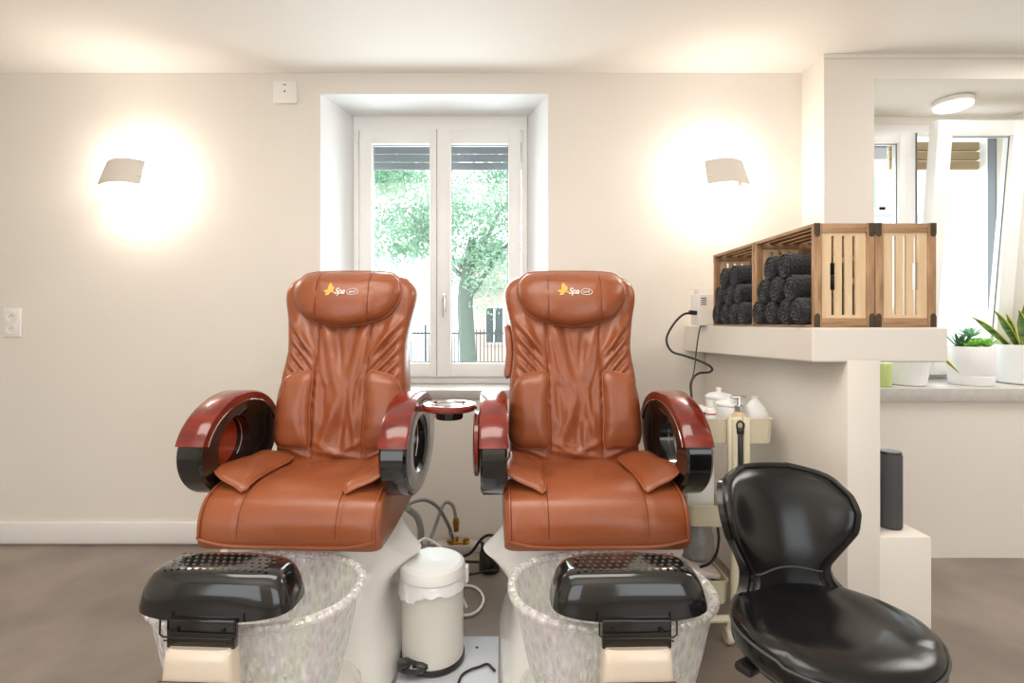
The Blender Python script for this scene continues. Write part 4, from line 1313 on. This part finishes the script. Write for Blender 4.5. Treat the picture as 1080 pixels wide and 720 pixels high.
mb = MB(); mb.box((-.012, -.024, .075), (.01, -.019, .105), .002); mb.obj('socket_face', M_BLACKS, t)
c = P(780, 0, 1.95)
t = thing('pump_bottle', (c.x, 1.955, TZ), 'clear pump bottle with a chrome pump head on the trolley top', 'pump bottle')
mb = MB(); mb.lathe([(.001, 0), (.024, 0), (.025, .004), (.025, .09), (.018, .105)], n=28, cap=True); mb.obj('body', mat('amber_liquid', rgb(222, 190, 160), .15), t)
mb = MB(); mb.lathe([(.017, .10), (.017, .128), (.008, .131), (.006, .16), (.001, .161)], n=24); mb.box((-.032, -.007, .155), (.026, .007, .165), .003); mb.obj('pump_head', M_CHROME, t)
c = P(799, 0, 2.0)
t = thing('cotton_bag', (c.x - .005, 2.01, TZ + .005), 'clear bag of white cotton pads at the right end of the trolley top', 'bag')
mb = MB(); secs = []
for z, k in ((0, .7), (.02, .95), (.05, 1.0), (.09, .92), (.12, .7), (.14, .4), (.155, .2), (.165, .3)):
    row = []
    for x, y in sell(0, 0, .052 * k, .045 * k, 2.4, 40):
        q = 1 + .12 * noise.noise(Vector((x * 50, y * 50, z * 40)))
        row.append(Vector((x * q, y * q, z * .9 + .001)))
    secs.append(row)
mb.loft(secs); mb.obj('bag', M_BAG, t, ang=80)
# black strap hanging down the front of the trolley
t = thing('brush', (P(779.5, 0, 1.885).x, 1.876, .80), 'black brush hanging on the front of the trolley column', 'brush')
mb = MB(); mb.box((-.009, -.005, -.22), (.009, .005, -.01), .004); mb.obj('handle', M_BLACKS, t)
mb = MB(); mb.tube([(-.011, 0, 0), (-.013, 0, .018), (0, 0, .028), (.013, 0, .018), (.011, 0, 0)], .004, 6, res=4); mb.box((-.013, -.006, -.018), (.013, .006, .004), .003); mb.obj('hook', M_DKMETAL, t)
# things on lower shelves
t = thing('paper_towel_stack', (.757, 2.05, .431), 'stack of white paper sheets standing on the middle trolley tray', 'paper')
mb = MB(); mb.box((-.05, -.08, 0), (.055, .08, .28), .004); o = mb.obj('sheets', M_BINLID, t)
t = thing('foot_massager', (.768, 2.03, .142), 'pale electric device with dark vents lying on the bottom trolley tray', 'device')
mb = MB(); R = Matrix.Rotation(math.radians(12), 3, 'Y'); mb.box((-.06, -.09, .07), (.06, .08, .105), .012, rot=R); mb.box((-.05, -.08, .0), (.05, .08, .075), .01); mb.obj('housing', mat('pale_pink_plastic', rgb(214, 200, 192), .35), t)
mb = MB(); mb.box((.02, -.096, .072), (.055, -.089, .084), .002, rot=R, piv=(0, -.09, .085)); mb.obj('vent', M_BLACKS, t)
cable('power_cable', [P(757, 556, 1.885), P(758, 570, 1.88), P(755, 585, 1.885), P(748, 594, 1.89), P(738, 598, 1.9)], .005, M_CABLEB, 'black cable hanging below the middle trolley tray', 'cables')
t = thing('storage_bag', (.772, 2.06, .26), 'translucent bag filling the space below the middle trolley tray', 'bag')
mb = MB(); secs = []
for z, k in ((-.01, .8), (.02, 1), (.08, .95), (.13, .8), (.155, .6)):
    secs.append([Vector((x * (1 + .1 * noise.noise(Vector((x * 40, y * 40, z * 30)))), y, z)) for x, y in sell(0, .02, .07 * k, .09 * k, 2.6, 40)])
mb.loft(secs); mb.obj('bag', mat('grey_film', rgb(150, 148, 144), .25, bump=.6, bscale=30), t, ang=80)

# ------------------------------------------------------------------ white device on the ledge and its lead
c = P(742, 0, 2.50)
t = thing('charger_box', (c.x, 2.50, zt_), 'white charger box at the wall end of the ledge with a black plug', 'charger')
mb = MB(); mb.box((-.045, -.05, 0.001), (.045, .05, .155), .008); mb.box((-.03, -.02, .155), (.045, .05, .185), .006); mb.obj('housing', M_WPLAST, t)
mb = MB()
for k in range(4): mb.box((-.032, -.052, .10 + k * .01), (-.006, -.049, .105 + k * .01))
mb.obj('vent', M_GREYG, t)
mb = MB(); mb.cyl((-.044, -.03, .062), (-.082, -.03, .066), .011, 12, bev=.003); mb.obj('plug', M_BLACKS, t)
cable('power_lead', [P(733, 331, 2.47), P(722, 331, 2.46), P(711, 341, 2.46), P(703, 357, 2.45), P(708, 370, 2.43), P(722, 375, 2.40), P(738, 380.5, 2.36), P(750, 387, 2.32), P(749, 392, 2.30), P(736, 394, 2.25), P(729, 403, 2.18), P(729.5, 420, 2.1), P(732, 436, 1.99)], .0055, M_CABLEB, 'black power lead curling from the charger box down to the trolley')
cable('power_lead', [P(742, 343.5, 2.47), P(738.5, 345, 2.46), P(735, 365, 2.42), P(732, 391, 2.27), P(729, 402, 2.19), P(729, 415, 2.12)], .003, M_CABLEB, 'thin black lead hanging straight over the ledge edge below the charger box')

# ------------------------------------------------------------------ speaker
t = thing('smart_speaker', (1.279, 1.694, .514), 'grey cylindrical speaker standing on the white step behind the half wall', 'speaker')
mb = MB(); mb.lathe([(.001, .001), (.031, .001), (.034, .006), (.034, .238), (.032, .244)], n=40, cap=True); mb.obj('body', M_SPEAK, t)
mb = MB(); mb.lathe([(.0325, .243), (.032, .249), (.03, .252), (.001, .251)], n=40); mb.obj('top_plate', M_BLACKS, t)

# ------------------------------------------------------------------ plants on the niche sill
def leaf_blade(mb, base, d, ln, w, curl=0.3, nrm=None, thick=.004, mi=0, seg=8, taper=1.0, shape='sword'):
    base = Vector(base); d = Vector(d).normalized()
    side = d.cross(Vector((0, 0, 1))) if nrm is None else Vector(nrm).cross(d)
    if side.length < 1e-4: side = Vector((1, 0, 0))
    side.normalize()
    n = side.cross(d).normalized()
    rows = []
    for k in range(seg + 1):
        t = k / seg
        if shape == 'sword': ww = w * (0.62 + .38 * math.sin(min(1, t * 1.6) * PI / 2)) * (1 - max(0, (t - .6) / .4) ** 1.6)
        else: ww = w * math.sin(PI * (.12 + .85 * t)) ** .8
        p = base + d * (ln * t) + Vector((0, 0, -1)) * curl * ln * t * t
        rows.append((p, max(ww, .0004)))
    return rows, side, n
def snake():
    c = P(1086, 409, 2.77); z = S2Z
    t = thing('snake_plant', (c.x, 2.77, z), 'snake plant with yellow-edged upright leaves in a round white pot on the sill', 'potted plant')
    mb = MB(); mb.lathe([(.001, .002), (.125, .002), (.134, .01), (.150, .185), (.150, .21), (.144, .212), (.141, .205), (.138, .18), (.001, .175)], n=48); mb.obj('pot', M_POT, t)
    mb = MB(); mb.lathe([(.138, .182), (.07, .188), (.001, .19)], n=32); mb.obj('soil', M_SOIL, t)
    for (bx, by, dx, dy, dz, ln, w) in ((-.08, -.03, -.50, .05, 1, .27, .026), (-.07, .02, -.75, .1, .85, .30, .022), (-.075, -.05, -.22, -.1, 1, .24, .030), (-.058, -.05, -.02, -.02, 1, .31, .040), (.025, -.03, .22, -.05, 1, .28, .034),
                                        (.02, .03, .1, .1, 1, .27, .03), (.085, .0, .55, 0, 1, .26, .028), (-.02, .04, -.2, .1, 1, .22, .022), (.06, -.07, .42, -.2, 1, .2, .022)):
        mb = MB()
        rows, side, n = leaf_blade(mb, (bx, by, .18), (dx, dy, dz), ln, w, curl=.05 + .12 * abs(dx), seg=12, nrm=(-dx * .4 + .15 * (bx > 0) - .1, -1, .1))
        vs = []; fs = []; mis = []
        for p, ww in rows:
            e = min(ww * .8, .0045)
            for k, (o, dn) in enumerate(((-ww, 0), (-ww + e, .002), (-ww * .4, .006), (0, .008), (ww * .4, .006), (ww - e, .002), (ww, 0))):
                vs.append(p + side * o + n * dn)
        K = 7
        for i in range(len(rows) - 1):
            for j in range(K - 1):
                mb_mi = 1 if j in (0, K - 2) else 0
                mb.add([vs[i * K + j], vs[i * K + j + 1], vs[(i + 1) * K + j + 1], vs[(i + 1) * K + j]], [[0, 1, 2, 3]], mb_mi)
        mb.obj('leaf', [M_SNAKE, M_SNAKEY], t)
snake()
def rosette(mb, c, n, ln, w, tilt0, tilt1, seedv):
    rnd = random.Random(seedv)
    for k in range(n):
        a = k * 2.399; f = k / n
        el_ = math.radians(tilt0 + (tilt1 - tilt0) * (1 - f))
        d = Vector((math.cos(a) * math.cos(el_), math.sin(a) * math.cos(el_), math.sin(el_)))
        l = ln * (.55 + .45 * f)
        side = d.cross(Vector((0, 0, 1))).normalized(); nn = side.cross(d)
        secs = []
        for i in range(6):
            t_ = i / 5; ww = w * math.sin(PI * (.15 + .8 * t_)) ** .7 * (.6 + .4 * f)
            p = Vector(c) + d * (l * t_) + Vector((0, 0, .15 * l * t_ * t_))
            secs.append([p + side * (ww * math.cos(q * PI / 3)) + nn * (ww * .35 * math.sin(q * PI / 3)) for q in range(6)])
        mb.loft(secs)
def succulent():
    c = P(1024, 0, 2.73)
    t = thing('succulent_planter', (c.x, 2.73, S2Z), 'white round planter of bright green succulents, left of the snake plant', 'potted plant')
    mb = MB(); mb.lathe([(.001, .001), (.090, .001), (.095, .008), (.097, .05), (.0955, .052), (.0975, .055), (.100, .20), (.098, .205), (.095, .203), (.093, .17), (.001, .165)], n=48); mb.obj('pot', M_POT, t)
    mb = MB(); mb.lathe([(.094, .186), (.06, .19), (.001, .192)], n=32); mb.obj('soil', M_SOIL, t)
    mb = MB()
    for i, (x, y, z, r) in enumerate(((-.02, -.05, .205, .055), (.025, -.055, .205, .055), (.06, -.03, .21, .06), (-.05, -.04, .20, .05), (.02, -.01, .215, .055))):
        rosette(mb, (x, y, z), 14, r, .012, 12, 75, i)
    mb.obj('bright_rosettes', M_SUCC, t)
    mb = MB(); rosette(mb, (.01, .02, .255), 16, .075, .013, 5, 80, 9); mb.cyl((.01, .02, .18), (.01, .02, .26), .006, 8); mb.obj('tall_rosette', M_SUCCB, t)
    mb = MB(); rosette(mb, (-.066, -.01, .19), 16, .10, .010, 40, 85, 4); mb.obj('spiky_rosette', mat('dark_green_leaf', rgb(56, 104, 62), .45), t)
succulent()
c = P(958, 0, 2.72)
t = thing('flower_pot', (c.x, 2.72, S2Z), 'tapered white pot glimpsed under the ledge, one striped leaf drooping from it', 'potted plant')
mb = MB(); mb.lathe([(.001, .001), (.072, .001), (.078, .006), (.097, .15), (.100, .16), (.096, .162), (.09, .14), (.001, .135)], n=48); mb.obj('pot', M_POT, t)
mb = MB(); mb.lathe([(.091, .142), (.001, .147)], n=24); mb.obj('soil', M_SOIL, t)
lf = MB(); org = t.location
pts = [P(975, 352, 2.70) - org, P(985, 362, 2.62) - org, P(996, 378, 2.56) - org, P(1004, 386, 2.545) - org, P(1011, 392.5, 2.54) - org]
pts = [Vector((0, 0, .14))] + [Vector(p) for p in pts]
pts = smooth_path(pts, 5)
vs = []
for i, p in enumerate(pts):
    w = .014 * (1 - (i / (len(pts) - 1)) ** 3) + .001
    for k in (-1, -.5, 0, .5, 1): vs.append(p + Vector((.45 * w * k, -.004 * (1 - abs(k)), .8 * w * k)))
for i in range(len(pts) - 1):
    for j in range(4):
        lf.add([vs[i * 5 + j], vs[i * 5 + j + 1], vs[i * 5 + j + 6], vs[i * 5 + j + 5]], [[0, 1, 2, 3]], 1 if j in (0, 3) else 0)
lf.obj('leaf', [M_SNAKE, M_SNAKEY], t)
for k in range(5):
    lf = MB(); a = k * 1.3
    rows, side, n = leaf_blade(lf, (0.02 * math.cos(a), .02 * math.sin(a), .14), (.3 * math.cos(a), .3 * math.sin(a), 1), .16, .014, .1)
    vs = []
    for p, ww in rows: vs += [p - side * ww, p + n * .003, p + side * ww]
    for i in range(len(rows) - 1):
        for j in range(2): lf.add([vs[i * 3 + j], vs[i * 3 + j + 1], vs[i * 3 + j + 4], vs[i * 3 + j + 3]], [[0, 1, 2, 3]])
    lf.obj('leaf', M_SNAKE, t)
c = P(931, 0, 2.66)
lathe_thing('candle', (c.x, 2.66, S2Z), 'lime green pillar candle on the sill beside the half wall', 'candle', [('wax', [(.001, .001), (.038, .001), (.04, .004), (.04, .118), (.036, .122), (.001, .118)], M_LIME), ('wick', [(.0015, .118), (.0015, .13)], M_BLACKS)])
# clear dome glimpsed at the end of the ledge
t = thing('glass_cloche', (1.375, 1.86, zt_), 'small clear grey dome on the ledge end behind the right crate', 'cloche')
mb = MB(); mb.lathe([(.052, .001), (.052, .03), (.046, .058), (.03, .078), (.012, .087), (.001, .089)], n=32)
gm = bpy.data.materials.new('smoky_clear_plastic'); gm.use_nodes = True
b = gm.node_tree.nodes['Principled BSDF']; b.inputs['Base Color'].default_value = rgb(200, 208, 214); b.inputs['Alpha'].default_value = .45; b.inputs['Roughness'].default_value = .1
mb.obj('dome', gm, t); mb = MB(); mb.cyl((0, 0, .087), (0, 0, .1), .006, 12); mb.obj('knob', M_GREYG, t)

# ------------------------------------------------------------------ outside
mb = MB(); mb.box((-30, 3.5, -.7), (40, 60, -.6)); struct(mb, 'floor_outside', M_STREET, smooth=False)
def tree(loc, crown, label, seed, n, trunk_h):
    rnd = random.Random(seed)
    t = thing('tree', loc, label, 'tree')
    mb = MB(); mb.tube([(0, 0, 0), (.03, 0, trunk_h * .5), (-.02, 0, trunk_h), (.1, 0, trunk_h + 1.0)], [.17, .14, .13, .06], 12, res=5)
    for a in range(5):
        an = a * 1.3; mb.tube([(0, 0, trunk_h * (.96 + .08 * a)), (math.cos(an) * .6, math.sin(an) * .4, trunk_h + .8), (math.cos(an) * 1.2, math.sin(an) * .8, trunk_h + 1.3)], [.045, .03, .012], 8, res=4)
    mb.obj('trunk', M_BARK, t)
    mb = MB()
    blobs = [(Vector((rnd.uniform(-1, 1) * crown[0], rnd.uniform(-1, 1) * crown[1], crown[3] + rnd.uniform(-1, 1) * crown[2])), rnd.uniform(.3, .6)) for _ in range(95)]
    for i in range(n):
        b, r = blobs[i % len(blobs)]
        d = Vector((rnd.gauss(0, 1), rnd.gauss(0, 1), rnd.gauss(0, .7))).normalized() * r * rnd.random() ** .4
        p = b + d
        u = Vector((rnd.gauss(0, 1), rnd.gauss(0, 1), rnd.gauss(0, 1))).normalized(); v = u.orthogonal().normalized()
        s = rnd.uniform(.025, .05)
        mb.add([p - u * s, p + v * s * .5, p + u * s, p - v * s * .5], [[0, 1, 2, 3]])
    mb.obj('foliage', M_LEAF, t, smooth=False)
tx = P(492, 0, 8.5).x
tree((tx, 8.5, -.6), (2.2, .8, 1.45, 3.75), 'leafy street tree with a pale trunk, seen through the double window', 3, 34000, 2.2)
def fence():
    y = 10.5; t = thing('iron_fence', (0, y, -.6), 'black iron railing fence beyond the tree, seen through the double window', 'fence')
    x0, x1 = -3.4, 1.2
    for z in (.95, 1.55):
        mb = MB(); mb.box((x0, -.015, z), (x1, .015, z + .04)); mb.obj('rail', M_IRON, t, smooth=False)
    k = 0; x = x0
    while x < x1:
        mb = MB(); big = k % 12 == 0
        r = .025 if big else .010
        mb.cyl((x, 0, 0 if big else .9), (x, 0, 1.75 if big else 1.65), r, 6)
        mb.obj('post' if big else 'picket', M_IRON, t, smooth=False)
        x += .075; k += 1
fence()
def house():
    y = 17; t = thing('house', (-.3, y, -.6), 'pale pink house across the street, glimpsed behind the tree trunk', 'building')
    mb = MB(); mb.box((-1.0, 0, 0), (4.5, 4, 2.9)); mb.obj('wall', M_HOUSE, t, smooth=False)
    mb = MB(); mb.add([(-1.2, -.3, 2.9), (4.7, -.3, 2.9), (4.7, 2, 4.0), (-1.2, 2, 4.0), (-1.2, 4.3, 2.9), (4.7, 4.3, 2.9)], [[0, 1, 2, 3], [3, 2, 5, 4], [0, 3, 4], [1, 5, 2]]); mb.obj('roof', M_ROOF, t, smooth=False)
    for x in (-.3, .75, 1.9):
        mb = MB(); mb.box((x, -.05, 1.1), (x + .6, .02, 2.3)); w = mb.obj('window', M_DARKW, t, smooth=False)
        mb = MB(); bars(mb, x - .04, x + .64, 1.06, 2.34, .07, -.09, -.03, 0); mb.box((x + .27, -.09, 1.1), (x + .33, -.03, 2.3)); mb.obj('window_frame', M_FRAME, w, smooth=False)
house()

t = thing('neighbour_building', (6.2, 6.5, -.6), 'pale grey neighbouring building seen through the tilted niche window', 'building')
M_NB = mat('pale_blue_grey_render', rgb(206, 214, 222), .9)
mb = MB(); mb.box((-2.6, 0, 0), (4, 3, 7)); mb.obj('wall', M_NB, t, smooth=False)
for x in (-1.9, -.45, 1.0):
    for z in (1.4, 3.2):
        mb = MB(); mb.box((x, -.03, z), (x + .9, .02, z + 1.2)); q = mb.obj('window', mat('pale_window', rgb(180, 200, 205), .2), t, smooth=False)
        mb = MB(); bars(mb, x - .05, x + .95, z - .05, z + 1.25, .09, -.08, -.02, 0); mb.box((x + .41, -.08, z), (x + .49, -.02, z + 1.2)); mb.box((x, -.08, z + .62), (x + .9, -.02, z + .68)); mb.obj('window_frame', M_FRAME, q, smooth=False)
mb = MB(); mb.box((-2.65, -.1, 2.9), (4, .0, 3.0)); mb.obj('ledge', M_FRAME, t, smooth=False)

# ------------------------------------------------------------------ light
w = bpy.data.worlds.new('daylight'); bpy.context.scene.world = w; w.use_nodes = True
nt = w.node_tree; nt.nodes.clear()
out = nt.nodes.new('ShaderNodeOutputWorld'); bg = nt.nodes.new('ShaderNodeBackground')
bg.inputs[0].default_value = (.93, .97, 1.0, 1); bg.inputs[1].default_value = 2.7
nt.links.new(bg.outputs[0], out.inputs[0])
def area(name, loc, rot, sx, sy, e, col):
    ld = bpy.data.lights.new(name, 'AREA'); ld.shape = 'RECTANGLE'; ld.size = sx; ld.size_y = sy; ld.energy = e; ld.color = col
    o = bpy.data.objects.new(name, ld); COL.objects.link(o); o.location = loc; o.rotation_euler = rot
    return o
area('overhead_fill', (-.4, .9, 2.50), (0, 0, 0), 2.4, .8, 34, (1, .93, .84))  # unseen area lamp added overhead as room fill, not a ceiling panel
area('right_fill', (3.0, 1.85, 2.5), (0, 0, 0), 1.2, .8, 26, (1, .96, .92))  # fill added to brighten the wall under the sill and the floor at right
area('upward_fill', (-.4, -.9, 1.5), (PI, 0, 0), 3.0, 1.2, 40, (1, .93, .85))  # unseen area lamp added behind the camera to brighten the ceiling
area('window_daylight', ((B0.x + B1.x) / 2, WD + .35, 1.7), (math.radians(90), 0, PI), 1.0, 1.4, 34, (.88, .96, 1.0))
area('niche_daylight', (2.45, NB + .45, 1.7), (math.radians(90), 0, PI), 1.1, 1.4, 10, (.94, .97, 1.0))

# ------------------------------------------------------------------ camera
cam = bpy.data.cameras.new('camera'); co = bpy.data.objects.new('camera', cam); COL.objects.link(co)
co.location = (0, 0, CZ); co.rotation_euler = (PI / 2, 0, 0)
cam.sensor_width = 36; cam.lens = F / 1080 * 36
cam.shift_x = (540 - VX) / 1080; cam.shift_y = -(360 - VY) / 1080
cam.clip_start = .05; cam.clip_end = 200
sc = bpy.context.scene; sc.camera = co
sc.view_settings.view_transform = 'Standard'; sc.view_settings.look = 'None'; sc.view_settings.exposure = 0.1
sc.cycles.use_denoising = True
sc.cycles.max_bounces = 10; sc.cycles.transparent_max_bounces = 16
sc.cycles.sample_clamp_indirect = 6
